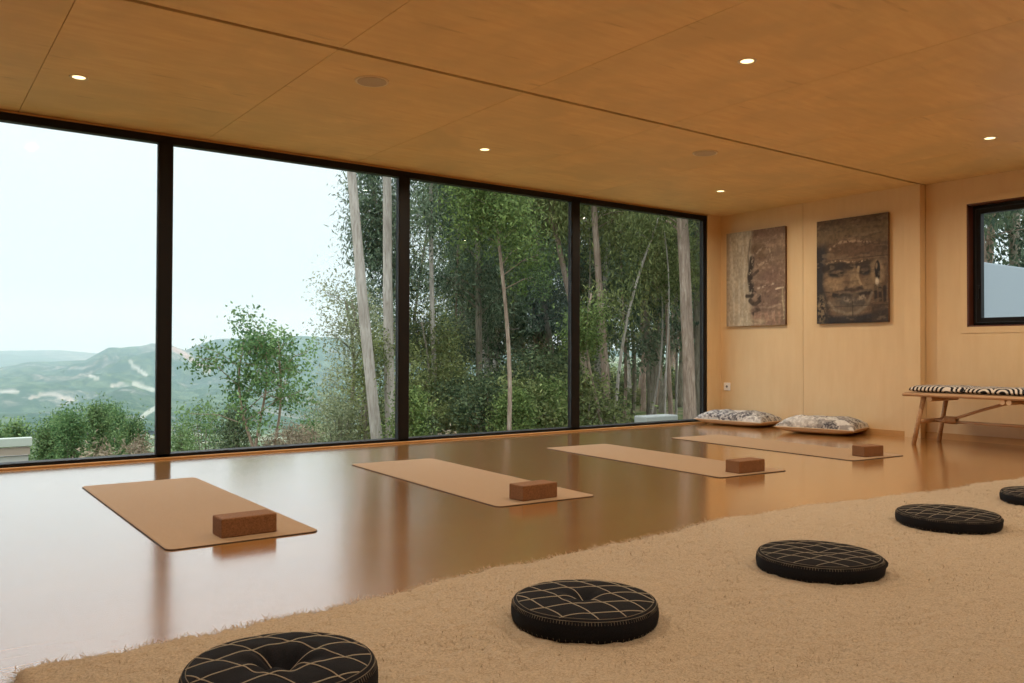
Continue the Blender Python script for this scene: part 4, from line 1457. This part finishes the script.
for (u_, Y, h_) in spots:
    s = spot(u_, Y)
    if u_ > 592 and Y < 31: continue
    if u_ > 585: h_ *= .5 if Y < 40 else .8
    o = sh0[cnt % 3] if cnt < 3 else copy_tree(sh0[cnt % 3])
    cnt += 1
    o.location = s
    o.rotation_euler.z = rg.uniform(0, 6.28)
    o.scale = (h_ * 1.15, h_ * 1.15, h_)
for i, (u_, vtop, Y, wpx, lab) in enumerate([
        (548, 382, 17, 24, 'bright green leafy bush left of the foot of the third mullion'),
        (515, 396, 16, 20, 'bright green low bush in the middle of the third bay'),
        (411, 398, 15, 9, 'small bright green bush hugging the second black mullion'),
        (586, 400, 20, 10, 'bright green bush right behind the third mullion')]):
    s = spot(u_, Y)
    D = depth(s[0], s[1])
    ztop_ = CAM[2] + (352 - vtop) / FPX * D
    bush('bright_bush', s, wpx * 2.2 / FPX * D, max(.5, ztop_ - s[2]), M['leaf_bright'], lab, 'bush', 450 + i, n_cl=60, per=100, L=.085, W=.04, rcl=.17)

# low pale stone slab outside, near the corner
p0 = at(640, 14.0); p1 = at(672, 14.0)
b = MB()
b.box((p0.x, 13.8, gz(p0.x, 14) - .3), (p1.x, 14.2, CAM[2] - (414 - 352) / FPX * depth(p0.x, 14)))
o = b.build('stone_slab', N('weathered_concrete', (.36, .37, .35), .9).m, bevel=.03)
tag(o, 'low pale concrete slab on the ground among the trunks in the fourth bay', 'slab')

# flat roofed building low on the left
p0 = at(33, 17.0)
D = depth(p0.x, 17)
zr = CAM[2] - (438 - 352) / FPX * D
bd = empty('low_building', (p0.x - 3, 18.5, zr - 2.5))
tag(bd, 'low pale building with a flat roof down the slope at the left edge', 'building')
M['roof'] = N('pale_roof_sheet', (.52, .56, .50), .8).m
M['render'] = N('pale_render', (.50, .49, .47), .9).m
b = MB(); b.box((-6, -1.5, 0), (2.95, 3.5, 1.75)); b.build('walls', M['render'], bd)
b = MB(); b.box((-6, -1.58, 2.37), (3.0, -1.42, 2.52)); b.build('parapet', M['roof'], bd, bevel=.01)
b = MB(); b.box((-6, -1.54, 2.22), (2.97, -1.40, 2.345)); b.build('fascia', N('tan_fascia', (.42, .34, .28), .9).m, bd)
b = MB(); b.box((-6, -1.5, 1.75), (2.95, -1.36, 2.20)); b.build('front_wall', M['render'], bd)
b = MB(); b.box((-6, -1.36, 1.75), (2.9, 3.4, 1.85)); b.build('roof', M['roof'], bd)

# neighbouring white wall seen through the small window
b = MB()
b.box((9.3, 5.0, -1.2), (16.5, 5.25, 1.915))
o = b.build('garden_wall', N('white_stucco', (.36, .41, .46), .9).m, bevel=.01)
tag(o, 'plain white wall outdoors behind the small right window', 'wall', kind='thing')
